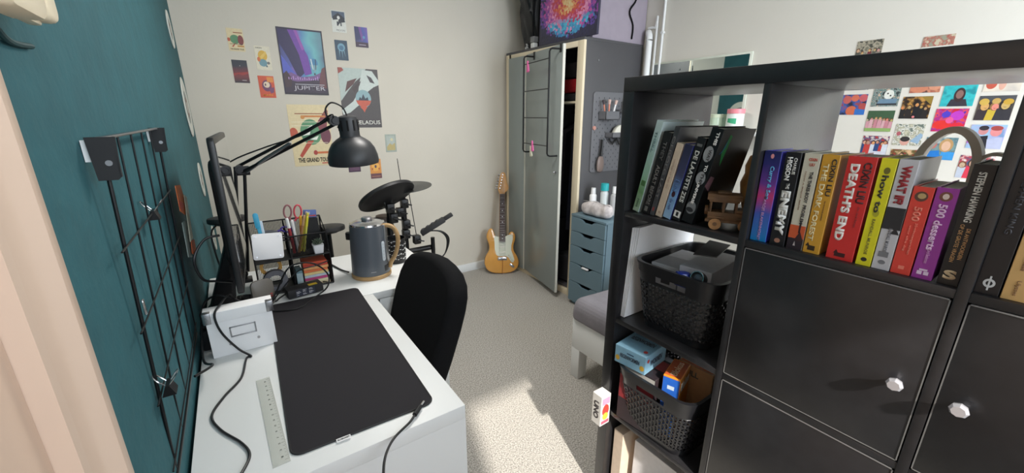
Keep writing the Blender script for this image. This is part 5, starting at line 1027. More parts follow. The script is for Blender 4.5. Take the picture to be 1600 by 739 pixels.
photo(1357, 140, [('r', 0, 0, .9, .3, (70, 70, 74))], mot('m16', [(120, 120, 122), (60, 60, 64), (200, 200, 200)], 40), 'grey photo, topmost in the leftmost column', anchor='br')
photo(1341, 65, heads(5, .5, .06, [(80, 80, 70), (130, 120, 110), (110, 40, 50)]), mot('m17', [(110, 108, 92), (170, 160, 140), (60, 60, 50)], 60), 'dim photo of a group peeking above the bookcase, left one of two')
photo(1444, 58, [('r', 0, .3, 1, .4, (190, 60, 60)), ('r', 0, .5, 1, .56, (220, 220, 210)), ('r', 0, .1, 1, .2, (80, 60, 60))], mot('m18', [(196, 186, 160), (170, 90, 80), (150, 150, 130)], 50), 'red and cream photo peeking above the bookcase, right one of two')

# ================================================================= BOOKCASE (4 x 4 cubes)
SX, SD = .9335, .39; Y1 = .8137; TF, TI, CW = .038, .016, .335
XB = SX + SD
Y0 = Y1 - 2 * TF - 4 * CW - 3 * TI
ytop = [Y1 - TF - k * (CW + TI) for k in range(4)]          # far side of each column
ztop = [1.47 - TF - k * (CW + TI) for k in range(4)]        # top of each row
t = thing('bookcase', 'black square cube bookcase with doors, dividing the desk area from the bed', 'bookcase', (SX + SD / 2, (Y0 + Y1) / 2, 0))
b = BM(); box(b, SX, XB, Y0, Y1, 1.432, 1.47, bev=.0015); part('top_board', b, M_blk, t)
b = BM(); box(b, SX, XB, Y0, Y1, 0, .038, bev=.0015); part('bottom_board', b, M_blk, t)
for y in (Y0, Y1 - TF):
    b = BM(); box(b, SX, XB, y, y + TF, .038, 1.432, bev=.0015); part('side_board', b, M_blk, t)
for k in range(3):
    y = ytop[k] - CW - TI
    b = BM(); box(b, SX + .001, XB, y, y + TI, .038, 1.432, bev=.0008); part('upright', b, M_blk, t)
for k in range(3):
    for c in range(4):
        z = ztop[k] - CW - TI; b = BM(); box(b, SX + .002, XB, ytop[c] - CW, ytop[c], z, z + TI, bev=.0008); part('shelf_board', b, M_blk, t)
m_knob = mat('faceted_crystal', (226, 224, 230), .12, spec=.8, metal=.55)
for c in (1, 2, 3):
    for r in (1, 2, 3):
        y1, y0, z1, z0 = ytop[c] - .002, ytop[c] - CW + .002, ztop[r] - .002, ztop[r] - CW + .002
        b = BM(); box(b, SX + .002, SX + .018, y0 + .0012, y1 - .0012, z0 + .0012, z1 - .0012, bev=.0006)
        for e in ((y0, y0 + .0018, z0, z1), (y1 - .0018, y1, z0, z1), (y0, y1, z0, z0 + .0018), (y0, y1, z1 - .0018, z1)): box(b, SX + .001, SX + .0175, e[0], e[1], e[2], e[3], mi=1)
        d = part('door', b, [M_blk, M_blkedge], t)
        b = BM(); box(b, SX + .0185, XB - .02, y0 + .002, y1 - .002, z0 + .002, z0 + .012); box(b, XB - .03, XB - .02, y0 + .002, y1 - .002, z0 + .012, z1 - .002); part('insert_box', b, M_blk, d)
        ky = (.1225 if c == 1 else .042 if c == 2 else ytop[c] - .3); kz = z0 + .156
        b = BM(); Mk = fr((SX + .0015, ky, kz), (0, -1, 0), (0, 0, 1))
        lathe(b, [(0, .024), (.009, .024), (.0125, .018), (.0115, .012), (.006, .008), (.0045, .0), (0, 0)], M=Mk, n=8)
        part('knob', b, m_knob, d, label='clear faceted knob', smooth=0)

# ---------------------------------------------------------------- books
def cover_m(c): return mat('cover_%d_%d_%d' % c, c, .38, spec=.5, var=.05, vs=30)
def book(M, th, h, dp, cov, lab, lines=(), shapes=(), group=None, spine=None, sheen=None):
    """local: x into the shelf, y thickness (from camera side), z up; spine faces -x"""
    t = thing('book', lab, 'book', (0, 0, 0), M=M, group=group)
    c = .0018; cm = cover_m(cov) if isinstance(cov, tuple) else cov; sm = cm if spine is None else (ink(spine) if isinstance(spine, tuple) else spine)
    b = BM(); mats = [cm, sm]
    box(b, 0, dp, 0, c, 0, h, bev=.0004, seg=1); box(b, 0, dp, th - c, th, 0, h, bev=.0004, seg=1); box(b, -.0006, c, .0002, th - .0002, 0, h, bev=.0004, seg=1, mi=1)
    for k, (y0, y1, z0, z1, cc, kind) in enumerate(shapes):
        mats.append(ink(cc)); pts = rrect((y1 - y0) * th, (z1 - z0) * h, .0001, n=1) if kind == 'r' else [(math.cos(a * PI / 10) * (y1 - y0) * th / 2, math.sin(a * PI / 10) * (z1 - z0) * h / 2) for a in range(20)]
        if kind == 't': pts = [(-(y1 - y0) * th / 2, -(z1 - z0) * h / 2), ((y1 - y0) * th / 2, -(z1 - z0) * h / 2), (.0, (z1 - z0) * h / 2)]
        prism(b, pts, .00025, fr((-.0006 - .00012 * k, (y0 + y1) / 2 * th, (z0 + z1) / 2 * h), (0, -1, 0), (0, 0, 1)), mi=len(mats) - 1)
    for s, yc, zc_, L, hh, cc, bold in lines:
        mats.append(ink(cc)); f = fr((-.0012, yc * th, zc_ * h), (0, 0, -1), (0, -1, 0))
        if hh < 0: f = fr((-.0012, yc * th, zc_ * h), (0, -1, 0), (0, 0, 1)); text(b, s, f, L * th, -hh * h, len(mats) - 1, bold + .022)
        else: text(b, s, f, L * h, hh * th, len(mats) - 1, bold + .022)
    part('cover', b, mats, t, local=True, smooth=0)
    b = BM(); box(b, c, dp - .003, c, th - c, .002, h - .003); part('pages', b, M_pages, t, local=True)
    return t
W_, K_ = (232, 230, 226), (34, 30, 30)
GB = 'books in the top middle cube'
ZB = 1.0972
def sb(y0, y1, h, dp, cov, lab, lines, shapes=(), x=.950, **k):      # upright book, y0 = camera side
    return book(Matrix.Translation((x, y0, ZB)), y1 - y0, h, dp, cov, lab, lines, shapes, GB, **k)
grad1 = ramp('cosmic_cover', [(0, (20, 130, 200)), (.3, (70, 90, 180)), (.5, (196, 60, 120)), (.65, (110, 60, 150)), (.85, (40, 40, 110)), (1, (24, 32, 86))], 'Z', 0, .2, noise=.15, ns=25)
sb(.389, .4225, .199, .13, mat('violet_blue_cover', (62, 62, 190), .35), 'slim paperback with a blue to pink gradient spine, leftmost beside the upright', [('Curry & Son', .42, .66, .36, .32, (100, 180, 226), .01), ('MARGJE BLAKENHORST', .5, .26, .5, .22, (196, 150, 200), 0)], [(.4, .6, .92, .97, (226, 150, 150), 'e')], spine=grad1)
sb(.352, .381, .199, .13, (28, 26, 30), 'black paperback with bold white title THE ENEMY', [('CHARLIE', .3, .86, .17, .2, W_, 0), ('HIGSON', .66, .83, .24, .34, W_, .02), ('THE', .5, .65, .06, .22, W_, 0), ('ENEMY', .5, .36, .48, .60, (236, 236, 232), .05)], [(.3, .7, .03, .08, (170, 120, 100), 'e')])
sb(.3185, .347, .199, .13, (206, 200, 182), 'beige paperback titled THREE-BODY PROBLEM with a red and black foot', [('CIXIN', .42, .94, .5, -.03, (190, 70, 56), .0), ('LIU', .42, .89, .3, -.03, (190, 70, 56), 0), ('THE THREE-BODY', .36, .66, .32, .22, (50, 48, 50), .01), ('PROBLEM', .36, .38, .2, .22, (50, 48, 50), .01), ('NOW A MAJOR SERIES', .72, .62, .4, .1, (150, 120, 100), 0)], [(0, 1, .0, .12, (40, 30, 40), 'r'), (0, 1, .12, .26, (206, 90, 50), 'r'), (0, .6, .10, .2, (60, 34, 36), 't'), (.3, .42, .18, .28, (50, 26, 30), 'r'), (.45, .6, .04, .09, (190, 180, 180), 't')])
sb(.2875, .316, .199, .13, (206, 152, 50), 'mustard yellow thick paperback titled THE DARK FOREST', [('CIXIN LIU', .26, .78, .36, .30, (50, 36, 20), .01), ('THE DARK FOREST', .68, .52, .78, .32, (236, 220, 170), .01), ('the three-body problem', .3, .45, .2, .1, (110, 70, 30), 0)], [(.3, .75, .03, .08, (50, 36, 20), 'r'), (.62, .9, .07, .11, (50, 36, 20), 't')])
sb(.2325, .2755, .199, .13, (206, 46, 44), "thick red paperback titled DEATH'S END in white", [('CIXIN LIU', .26, .76, .38, .30, (60, 20, 24), .01), ("DEATH'S END", .68, .56, .74, .34, (240, 232, 226), .03), ('the dark forest', .22, .44, .2, .08, (150, 40, 40), 0)], [(.3, .7, .03, .07, (60, 20, 24), 'r'), (.55, .75, .06, .1, (60, 20, 24), 't')])
sb(.205, .2275, .199, .15, (222, 214, 34), 'bright yellow book titled how to', [('how to', .5, .68, .34, .42, (50, 48, 30), .01), ('RANDALL MUNROE', .5, .28, .34, .2, (120, 116, 40), 0)], [(.3, .7, .86, .92, (110, 104, 40), 'e'), (.3, .7, .04, .08, (40, 38, 34), 'e'), (.3, .7, .47, .54, (170, 164, 40), 'e')])
sb(.178, .2035, .199, .15, (196, 194, 198), 'grey book titled WHAT IF? with a black middle band', [('WHAT IF?', .5, .78, .34, .52, (150, 36, 44), .04), ('RANDALL MUNROE', .5, .28, .22, .2, (120, 120, 124), 0)], [(.0, 1, .38, .58, (40, 40, 44), 'r'), (.0, .5, .34, .4, (40, 40, 44), 't'), (.3, .7, .05, .09, (120, 120, 124), 'e'), (.25, .8, .12, .17, (120, 120, 124), 'r')])
sb(.1505, .1765, .156, .15, (216, 66, 54), 'short coral red cookbook titled 500, first of two with food pictures', [('500', .5, .70, .16, .4, (240, 130, 110), .01), ('30-minutengerechten', .38, .42, .36, .16, (240, 130, 110), 0), ('voor elke dag', .64, .42, .3, .14, (240, 130, 110), 0)], [(.2, .85, .84, .95, (96, 62, 50), 'e'), (.3, .7, .87, .93, (190, 160, 110), 'e'), (.35, .65, .06, .1, (240, 130, 110), 'r')])
sb(.1225, .1485, .158, .15, (150, 54, 148), 'short purple cookbook titled 500 desserts', [('500 desserts', .5, .58, .5, .42, (232, 190, 226), .01), ('Carol Beckerman', .5, .26, .16, .18, (216, 150, 206), 0)], [(.2, .8, .86, .96, (120, 70, 60), 'e'), (.35, .65, .88, .94, (222, 200, 190), 'e'), (.22, .46, .05, .09, (226, 200, 226), 'r'), (.54, .78, .05, .09, (226, 200, 226), 'r'), (.3, .7, .095, .115, (226, 200, 226), 'r')])
sb(.0915, .1165, .199, .15, (28, 28, 31), 'black book by STEPHEN HAWKING with tan subtitle', [('STEPHEN HAWKING', .5, .74, .40, .36, W_, .01), ('DE ANTWOORDEN', .32, .36, .26, .2, (206, 160, 110), 0), ('OP DE GROTE VRAGEN', .64, .36, .32, .2, (206, 160, 110), 0), ('S', .5, .09, .62, -.08, (222, 196, 160), .03)])
GB2 = 'books in the top right cube'
book(Matrix.Translation((.948, .0475, ZB)), .026, .235, .16, (26, 25, 28), 'large black book with a small silver emblem, right of the second upright', [('STEPHEN KING', .5, .62, .4, .3, (62, 60, 64), 0)], [(.25, .75, .05, .11, (206, 206, 206), 'e'), (.36, .64, .064, .096, (26, 25, 28), 'e'), (.46, .54, .03, .13, (206, 206, 206), 'r')], GB2)
book(Matrix.Translation((.948, .021, ZB)), .0245, .20, .15, (206, 164, 104), 'tan paperback with red title letters at the right edge of the photo', [('EEN HEEL VERHAAL', .5, .62, .4, .4, (196, 70, 50), .01), ('Tom Reese', .5, .34, .2, .2, (140, 100, 70), 0), ('Ulysses', .5, .1, .12, .24, (150, 110, 70), 0)], (), GB2)
book(Matrix.Translation((.948, -.006, ZB)), .0255, .21, .15, (120, 60, 160), 'violet paperback right of the tan one', [('VERHALEN', .5, .6, .4, .4, (200, 170, 220), .01)], (), GB2)
for k, (c, h) in enumerate((((60, 90, 120), .19), ((200, 196, 186), .205), ((150, 50, 50), .2), ((40, 60, 50), .215), ((210, 170, 70), .19), ((70, 60, 90), .2), ((190, 190, 196), .21), ((50, 50, 54), .2))):
    book(Matrix.Translation((.95, -.034 - k * .027, ZB)), .0255, h, .14, c, '%s book, number %s beyond the violet one towards the window' % (('slate', 'cream', 'red', 'green', 'ochre', 'plum', 'pale grey', 'charcoal')[k], ('one', 'two', 'three', 'four', 'five', 'six', 'seven', 'eight')[k]), (), (), GB2)

# leaning books in the far top cube
GL = 'leaning books in the far top cube'
LA = math.radians(12)
def lb(yp, th, h, dp, cov, lab, lines, shapes=(), x=.955, ang=LA, **k):
    return book(Matrix.Translation((x, yp, ZB + .0003)) @ Matrix.Rotation(ang, 4, 'X'), th, h, dp, cov, lab, lines, shapes, GL, **k)
pg_ = ramp('meadow_cover', [(0, (170, 190, 166)), (.2, (110, 150, 100)), (.4, (150, 190, 160)), (.7, (170, 196, 190)), (1, (196, 214, 212))], 'Z', 0, .26, noise=.3, ns=30)
lb(.742, .021, .262, .19, mat('pale_aqua_cover', (196, 212, 212), .3), 'tall pale green and aqua hardback, leftmost of the leaning books', [('THRILL', .5, .78, .22, .36, (120, 150, 150), .01), ('rosa', .5, .1, .1, .3, (90, 120, 90), 0)], [(.15, .8, .3, .36, (80, 120, 70), 'r')], spine=pg_)
lb(.706, .0255, .232, .16, (30, 28, 28), 'black book titled THIS IS LIFE BEFORE in faint letters', [('ADULT BEFORE', .45, .36, .5, .45, (120, 116, 112), .0), ('THEY', .45, .78, .22, .4, (90, 88, 86), 0)], [(.3, .7, .03, .09, (120, 116, 112), 'r')])
lb(.688, .0145, .248, .20, mat('smoky_black_cover', (44, 44, 46), .3, col2=(84, 84, 86), vs=9), 'larger smoky black book with a shiny cover, third of the leaning books', [('OEROEG LAST', .5, .55, .7, .5, (110, 108, 106), 0)], [(.3, .7, .05, .1, (150, 60, 60), 'e')])
lb(.664, .0195, .205, .14, (210, 190, 168), 'cream paperback among the leaning books', [('verhalen van nu', .5, .6, .4, .3, (186, 160, 140), 0)], [(.3, .7, .04, .08, (186, 160, 140), 'e')])
gb_ = ramp('dusk_cover', [(0, (150, 184, 214)), (.35, (110, 150, 196)), (.6, (64, 66, 96)), (1, (42, 44, 70))], 'Z', 0, .2, noise=.1, ns=20)
lb(.636, .0235, .203, .13, mat('ultramarine_cover', (76, 84, 176), .35), 'blue book fading from navy to light blue with a dark round mark', [('ELIN', .5, .46, .16, .5, (80, 110, 160), 0), ('de reis', .5, .2, .16, .4, (90, 120, 166), 0)], [(.3, .75, .30, .38, (60, 26, 40), 'e')], spine=gb_)
lb(.608, .0235, .222, .13, (26, 25, 27), 'black book titled DE LAATSTE ZES with a white square at the foot', [('DE LAATSTE ZES', .5, .54, .62, .5, (196, 196, 190), .01)], [(.1, .9, .04, .12, W_, 'r'), (.35, .65, .055, .105, (40, 40, 40), 'r'), (.2, .8, .9, .93, (110, 110, 108), 'r')])
bk = lb(.572, .0305, .245, .150, (14, 14, 16), 'big black book titled THIS WAY TO THE UNIVERSE, rightmost and largest of the leaning books', [('THIS', .35, .9, .13, .26, W_, .02), ('WAY', .5, .73, .12, .26, (70, 70, 72), .02), ('TO', .4, .60, .07, .24, W_, .02), ('THE', .45, .49, .12, .24, (70, 70, 72), .02), ('UNIVERSE', .55, .33, .24, .24, W_, .02)], [(.2, 1, .66, .82, (150, 152, 154), 'e'), (.15, .95, .42, .56, (150, 152, 154), 'e'), (.1, .95, .1, .24, (120, 122, 124), 'e'), (.25, .9, .12, .17, (40, 40, 44), 'e')])
b = BM(); b_ = [(.045, .235), (.075, .215), (.055, .15), (.035, .175)]
prism(b, [(.022, .19), (.036, .232), (.046, .228), (.034, .155)], .0004, Matrix.Identity(4) @ fr((0, -.0001, 0), (1, 0, 0), (0, 0, 1)), mi=0)
prism(b, [(.014, .185), (.022, .19), (.034, .222), (.03, .20)], .0005, fr((0, -.0002, 0), (1, 0, 0), (0, 0, 1)), mi=1)
prism(b, [(.0, .105), (.012, .13), (.03, .125), (.022, .09)], .0004, fr((0, -.0001, 0), (1, 0, 0), (0, 0, 1)), mi=2)
part('cover_print', b, [ink((50, 176, 90)), ink((70, 120, 200)), ink((120, 84, 90))], bk, local=True, smooth=0)
# carved wooden ornament and jeep
t = thing('carved_ornament', 'light carved wooden figure behind the toy car in the top far cube', 'ornament', (1.135, .520, ZB))
b = BM(); lathe(b, [(0, 0), (.032, 0), (.030, .012), (.018, .03), (.026, .06), (.032, .10), (.024, .125), (.026, .145), (.018, .17), (0, .18)], o=(1.135, .520, ZB + .0003), n=24); part('figure', b, mat('honey_wood', (196, 150, 92), .45, var=.3, vs=25), t)
b = BM(); box(b, 1.12, 1.20, .446, .51, ZB, ZB + .004)
b.free()
JX, JY = 1.005, .497
J = fr((JX, JY, ZB + .0002), (-.60, -.80, 0), (.80, -.60, 0))   # x = forward (towards camera right), y = its left
J = fr((JX - .012, JY + .003, ZB + .0002), (.50, -.866, 0), (.866, .50, 0)) @ Matrix.Scale(1.04, 4)
t = thing('wooden_jeep', 'small hand carved wooden toy jeep with roof rack, in front of the leaning books', 'toy car', (JX, JY, ZB))
s_ = 1.0
def jb(*a, **k): b = BM(); box(b, *a[:6], bev=k.get('bev', .0015), M=J); return b
b = jb(-.046, .05, -.022, .022, .020, .042); box(b, .012, .05, -.020, .020, .042, .05, bev=.002, M=J); box(b, -.05, .054, -.024, .024, .018, .023, bev=.001, M=J); box(b, .05, .056, -.022, .022, .022, .03, bev=.001, M=J); part('chassis', b, M_jeep, t)
b = BM()
for x in (-.044, -.016, .010): 
    for y in (-.020, .017): box(b, x, x + .005, y, y + .003, .042, .066, M=J)
box(b, -.046, .018, -.023, .023, .066, .071, bev=.001, M=J); box(b, -.044, -.041, -.02, .02, .042, .066, M=J)
part('cab', b, M_jeep, t)
b = BM(); box(b, -.05, .022, -.025, .025, .078, .082, bev=.001, M=J)
for y in (-.024, -.008, .008, .021): box(b, -.05, .022, y, y + .003, .071, .084, M=J)
box(b, -.03, .0, -.012, .012, .082, .09, bev=.002, M=J); part('roof_rack', b, M_jeep, t)
for x in (-.028, .034):
    for y in (-.027, .020):
        b = BM(); cyl(b, J @ Vector((x, y, .0142)), J @ Vector((x, y + .008, .0142)), .014, n=24); cyl(b, J @ Vector((x, y - .0005, .0142)), J @ Vector((x, y + .0085, .0142)), .005, n=14, mi=1); part('wheel', b, [mat('wheel_wood', (168, 120, 72), .5, var=.3, vs=60), M_jeep], t)
    b = BM(); box(b, x - .017, x + .017, -.027, .027, .0285, .032, bev=.001, M=J); part('fender', b, M_jeep, t)
b = BM(); cyl(b, J @ Vector((-.053, 0, .042)), J @ Vector((-.046, 0, .042)), .012, n=20); part('spare_wheel', b, M_jeep, t)

# white arch behind the books
b = BM()
def ribbon(pts, w, th_):
    pts = smooth_pts(pts, 6); L_, R_ = [], []
    for i, p in enumerate(pts):
        d = (pts[min(i + 1, len(pts) - 1)] - pts[max(i - 1, 0)]).normalized(); n = Vector((1, 0, 0)); nn = d.cross(n).normalized() * th_ / 2
        L_.append([b.verts.new(p + n * sx_ * w / 2 + nn * sy_) for sx_, sy_ in ((-1, -1), (1, -1), (1, 1), (-1, 1))])
    for a, c in zip(L_, L_[1:]):
        for k in range(4): b.faces.new((a[k], a[(k + 1) % 4], c[(k + 1) % 4], c[k]))
    b.faces.new(L_[0][::-1]); b.faces.new(L_[-1])
ax = 1.125
ribbon([(ax, .218, 1.0975), (ax, .216, 1.20), (ax, .214, 1.285), (ax, .20, 1.325), (ax, .178, 1.343), (ax, .155, 1.335), (ax, .138, 1.305), (ax, .134, 1.26), (ax, .134, 1.0975)], .034, .012)
ribbon([(ax, .134, 1.29), (ax, .12, 1.302), (ax, .10, 1.298), (ax, .093, 1.27), (ax, .093, 1.0975)], .03, .006)
solo('arched_stand', b, mat('warm_white_plastic', (206, 200, 188), .4), 'warm white curved arch standing behind the cookbooks', 'stand', smooth=60)

# ---------------------------------------------------------------- woven plastic baskets
m_bask = mat('basket_black_plastic', (28, 28, 31), .3, spec=.6)
def basket(M, lab):
    t = thing('woven_basket', lab, 'basket', (0, 0, 0), M=M, group='woven plastic baskets in the bookcase')
    HX, HY, HT = .325, .265, .21                       # depth, width, height at the rim; front at x=0
    def loop(s, n=6, inset=0):
        f = 1 - .17 * (1 - s); return [(p[0] + HX / 2, p[1]) for p in rrect(HX * f - inset, HY * f - inset, .045, n)]
    b = BM()
    # dense resampled perimeter
    def resamp(pts, n):
        P_ = [Vector(p) for p in pts]; P_.append(P_[0]); Ls = [0]
        for a, c in zip(P_, P_[1:]): Ls.append(Ls[-1] + (c - a).length)
        out = []; k = 0
        for i in range(n):
            d = Ls[-1] * i / n
            while Ls[k + 1] < d: k += 1
            out.append(P_[k].lerp(P_[k + 1], (d - Ls[k]) / max(Ls[k + 1] - Ls[k], 1e-9)))
        return out
    N, R0, R1 = 88, .02, .150; rows = 11
    G_ = [resamp(loop(z / HT), N) for z in [R0 + (R1 - R0) * r / rows for r in range(rows + 1)]]
    V = [[Vector((p.x, p.y, R0 + (R1 - R0) * r / rows)) for p in G_[r]] for r in range(rows + 1)]
    cen = Vector((HX / 2, 0, 0))
    for r in range(rows):
        for i in range(N):
            j = (i + 1) % N; a, c, d, e = V[r][i], V[r][j], V[r + 1][j], V[r + 1][i]; m = (a + c + d + e) / 4
            oc = [b.verts.new(v) for v in (a, c, d, e)]
            sl_ = .32 if (i + r) % 2 else -.32
            out_ = Vector((m.x - HX / 2, m.y, 0)).normalized() * (.0016 if (i + r) % 2 else .0004)
            ex = (c - a) * .5; ez = (e - a) * .5; q = [m + ex * sx_ * .56 + ez * sy_ * .52 + ez * sx_ * sl_ + out_ for sx_, sy_ in ((-1, -1), (1, -1), (1, 1), (-1, 1))]
            ic = [b.verts.new(v) for v in q]
            for k in range(4): b.faces.new((oc[k], oc[(k + 1) % 4], ic[(k + 1) % 4], ic[k]))
    me = BM(); bmesh.ops.remove_doubles(b, verts=b.verts[:], dist=1e-6)
    part_w = part('woven_wall', b, m_bask, t, local=True, smooth=20)
    sol = part_w.modifiers.new('solid', 'SOLIDIFY'); sol.thickness = .002
    b = BM()
    def band(z0, z1, off, th_, skip=None, n=N):
        A = resamp(loop(z0 / HT), n); B_ = resamp(loop(z1 / HT), n); A2 = resamp(loop(z0 / HT, inset=2 * th_), n); B2 = resamp(loop(z1 / HT, inset=2 * th_), n)
        def o(p): d = (Vector((p.x - HX / 2, p.y))).normalized(); return p + d * off
        A, B_ = [o(p) for p in A], [o(p) for p in B_]
        va = [[b.verts.new((p.x, p.y, z)) for p in L_] for L_, z in ((A, z0), (B_, z1), (B2, z1), (A2, z0))]
        for i in range(n):
            j = (i + 1) % n
            if skip and skip(Vector((A[i].x, A[i].y)), Vector((A[j].x, A[j].y))): continue
            for k in range(4): b.faces.new((va[k][i], va[k][j], va[(k + 1) % 4][j], va[(k + 1) % 4][i]))
    slot = lambda p, q: abs((p.y + q.y) / 2) < .045 and (p.x < .05 or p.x > HX - .05)
    band(.150, .158, .0, .002); band(.158, .178, 0, .002, skip=slot); band(.178, .206, .003, .003); band(.203, .21, .005, .005); band(.0, .02, .0005, .002)
    part('rim', b, m_bask, t, local=True)
    b = BM(); prism(b, [(p[0], p[1]) for p in loop(0)], .003, Matrix.Identity(4)); part('base', b, m_bask, t, local=True)
    return t
bk1 = basket(Matrix.Translation((.948, .610, .7465)), 'black woven plastic basket in the second cube row, holding grey boxes')
bk2 = dup(bk1, fr((.915, .610, .3958), (1, .03, 0), (-.03, 1, 0)), 'black woven plastic basket in the third cube row, heaped with board games', 'woven plastic baskets in the bookcase')
# contents of the upper basket
def carton(M, w, d, h, c, lab, name='cardboard_box', deco=None, side=None, group=None):
    """M: origin at a bottom corner, x along w, y along d, z up"""
    b = BM(); cm = ink(c); box(b, 0, w, 0, d, 0, h, bev=.0012, seg=1)
    mats = [cm]
    if deco:
        for item in deco:
            mats.append(ink(item[-1])); mi = len(mats) - 1
            face = item[1]
            F_ = {'f': fr((0, -.0004, 0), (1, 0, 0), (0, 0, 1)), 'l': fr((-.0004, d, 0), (0, -1, 0), (0, 0, 1)), 't': fr((0, 0, h + .0002), (1, 0, 0), (0, 1, 0)), 'r': fr((w + .0004, 0, 0), (0, 1, 0), (0, 0, 1))}[face]
            FW, FH = {'f': (w, h), 'l': (d, h), 't': (w, d), 'r': (d, h)}[face]
            if item[0] == 'r': x0, y0, x1, y1 = item[2]; prism(b, [(x0 * FW, y0 * FH), (x1 * FW, y0 * FH), (x1 * FW, y1 * FH), (x0 * FW, y1 * FH)], .0002 + .00004 * mi, F_, mi=mi)
            elif item[0] == 'e': x, y, r1, r2 = item[2]; prism(b, [((x + r1 * math.cos(k * PI / 9)) * FW, (y + r2 * math.sin(k * PI / 9)) * FH) for k in range(18)], .0002 + .00004 * mi, F_, mi=mi)
            elif item[0] == 'text': s, x, y, tw, th_, rot, bold = item[2]; text(b, s, F_ @ Matrix.Translation((x * FW, y * FH, .0003 + .00004 * mi)) @ Matrix.Rotation(rot, 4, 'Z'), tw, th_, mi, bold)
    return solo(name, b, mats, lab, 'box', group, M=M, smooth=0)
GC = 'boxes in the upper basket'
g1 = (186, 186, 190)
carton(fr((.985, .700, .751), (.10, -1, 0), (1, .10, 0)), .085, .18, .20, g1, 'grey cardboard box at the left inside the upper basket', deco=[('r', 'f', (.42, .72, .75, .84), (60, 60, 64)), ('r', 't', (.02, .02, .98, .5), (140, 140, 142))], group=GC)
carton(fr((.975, .602, .751), (.12, -1, 0), (1, .12, 0)), .088, .20, .222, (178, 178, 184), 'taller grey cardboard box with flap at the right inside the upper basket', deco=[('r', 'f', (.18, .76, .42, .85), (60, 60, 64))], group=GC)
b = BM(); prism(b, [(0, 0), (.06, .01), (.07, .12), (.01, .13)], .003, fr((1.03, .60, .992), (.3, -1, .0), (1, .3, .10)), bev=.0005); solo('cardboard_flap', b, ink((92, 92, 96)), 'loose dark grey cardboard piece lying on the taller grey box', 'cardboard')
b = BM(); lathe(b, [(0, 0), (.018, .002), (.022, .012), (.016, .026), (0, .03)], o=(.966, .583, .932), n=9); box(b, .957, .972, .56, .60, .917, .935, bev=.004)
for v in b.verts: v.co += Vector((.003 * math.sin(v.co.z * 400), .004 * math.sin(v.co.z * 300 + v.co.x * 200), 0))
solo('blue_wrapper', b, mat('royal_blue_foil', (40, 60, 160), .25), 'crumpled royal blue wrapper inside the upper basket front', 'wrapper')
t = thing('camera_lens', 'small round black lens beside the blue wrapper in the upper basket', 'lens', (.962, .535, .93)); Ml = fr((.968, .540, .955), (0, -1, 0), (.35, 0, 1))
b = BM(); lathe(b, [(0, -.02), (.017, -.02), (.018, .006), (.016, .008), (.014, .003), (0, .002)], M=Ml, n=28); part('barrel', b, M_bplastic, t)
b = BM(); lathe(b, [(0, .0045), (.007, .004), (.0125, .0025), (0, .002)], M=Ml, n=24); part('glass', b, mat('lens_glass', (70, 74, 84), .06, spec=.9), t)
b = BM(); lathe(b, [(.0165, .006), (.0185, .006), (.0185, .009), (.0165, .009), (.0165, .006)], M=Ml, n=28); part('ring', b, M_chrome, t)
for k in range(4):
    b = BM(); prism(b, [(.955, .748), (1.29, .748), (1.29, 1.05), (.975 + .006 * k, 1.04)], .0022, fr((0, .7735 - k * .0042, 0), (1, 0, 0), (0, 0, 1)))
    solo('paper_folder', b, M_paper, '%s white paper folder standing left of the upper basket' % ('outermost', 'second', 'third', 'innermost')[k], 'folder', 'white folders beside the upper basket')
# lower basket games
GG = 'board games in the lower basket'
carton(fr((.918, .752, .6075), (.13, -1, 0), (1, .13, 0)), .108, .125, .062, (150, 196, 220), 'light blue game box with yellow faces, on top of the lower basket', 'board_game_box', [('text', 'f', ('REGENWORMEN', .5, .52, .068, .014, 0, .02), (40, 50, 70)), ('e', 'f', (.1, .3, .07, .14), (226, 180, 70)), ('e', 'f', (.9, .3, .07, .14), (226, 180, 70)), ('r', 'f', (.4, .72, .62, .78), (60, 90, 120)), ('text', 't', ('REGENWORMEN', .5, .6, .08, .022, 0, .02), (60, 70, 90)), ('e', 't', (.85, .2, .06, .06), (206, 70, 66)), ('r', 't', (.1, .8, .7, .92), (110, 150, 176)), ('text', 'r', ('WORMEN', .5, .5, .07, .02, 0, .02), (60, 70, 90)), ('e', 'r', (.12, .7, .05, .1), (206, 70, 66))], GG)
carton(fr((.930, .735, .399), (.10, -1, 0), (1, .10, 0)), .125, .12, .207, (46, 36, 40), 'dark and red game box standing under the light blue one', 'board_game_box', [('text', 't', ('SKULLS', .4, .22, .05, .018, .5, .03), (226, 222, 216)), ('r', 't', (.05, .45, .95, .9), (170, 60, 60)), ('r', 'f', (.02, .85, .98, .98), (190, 186, 180)), ('r', 'f', (.02, .4, .98, .82), (140, 40, 44))], GG)
carton(fr((1.075, .625, .399), (.06, -1, 0), (1, .06, 0)), .112, .07, .225, (190, 150, 110), 'tan game box marked GULL behind the orange one', 'board_game_box', [('text', 'f', ('GULL', .35, .88, .06, .02, 0, .03), (90, 90, 84)), ('r', 't', (.3, .3, .9, .8), (110, 150, 140)), ('r', 't', (.05, .05, .95, .2), (196, 96, 40))], GG)
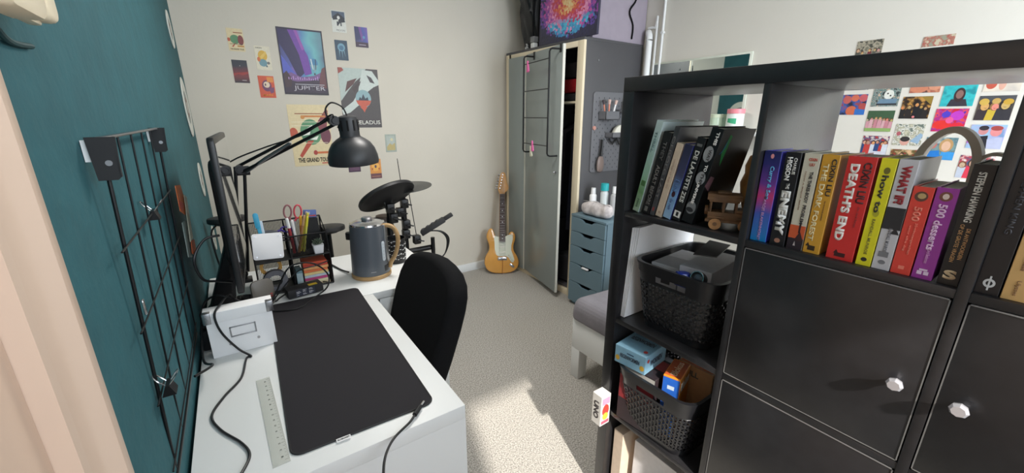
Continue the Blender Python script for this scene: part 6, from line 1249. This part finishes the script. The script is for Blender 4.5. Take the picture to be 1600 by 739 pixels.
carton(fr((.955, .597, .42), (.30, -.95, 0), (.95, .30, 0)), .05, .105, .212, (236, 146, 40), 'orange and blue game box lettered Blokus at the right of the lower basket', 'board_game_box', [('r', 'f', (.02, .02, .98, .98), (40, 100, 196)), ('r', 'f', (.3, .8, .7, .86), (206, 220, 236)), ('r', 'f', (.3, .6, .7, .66), (206, 220, 236)), ('text', 'r', ('Blokus', .5, .84, .088, .034, 0, .03), (250, 240, 226)), ('r', 'r', (.0, .0, 1, .1), (206, 90, 40)), ('r', 't', (.05, .05, .95, .95), (206, 96, 50)), ('text', 't', ('Blokus', .5, .5, .08, .02, PI / 2, .02), (240, 200, 160))], GG)
for k, (x, y, c) in enumerate(((1.19, .70, (190, 190, 200)), (1.185, .60, (150, 90, 130)))): carton(fr((x - .11, y, .399), (1, 0, 0), (0, 1, 0)), .10, .03 + .02 * k, .14, c, '%s small game box deep in the lower basket' % ('pale grey', 'mauve')[k], 'board_game_box', group=GG) if k == 0 else None
# card game box taped to the post
carton(fr((.888, .806, .350), (0, -1, 0), (1, 0, 0)), .041, .0445, .118, (226, 222, 216), 'white UNO card game box stuck on the front of the bookcase post', 'card_game_box', [('text', 'f', ('UNO', .5, .5, .068, .022, -PI / 2, .03), (60, 54, 56)), ('e', 'r', (.5, .5, .36, .2), (206, 70, 60)), ('r', 'r', (.1, .7, .9, .92), (214, 150, 180)), ('e', 'r', (.5, .3, .3, .12), (226, 190, 70)), ('r', 'r', (.1, .06, .9, .16), (190, 90, 110))])
# bottom row: white boxes
carton(fr((1.0, .70, .0385), (0, -1, 0), (1, 0, 0)), .17, .25, .25, (232, 230, 232), 'plain white box standing in the bottom far cube', 'storage_carton')
carton(fr((.965, .764, .0385), (0, -1, 0), (1, 0, 0)), .04, .28, .27, (216, 196, 176), 'tall cream box at the far side of the bottom cube', 'storage_carton')
b = BM(); box(b, .96, .985, .53, .60, .0385, .20, bev=.01, seg=3); solo('blue_bottle', b, ink((70, 150, 190)), 'small light blue flask at the right of the bottom far cube', 'flask')
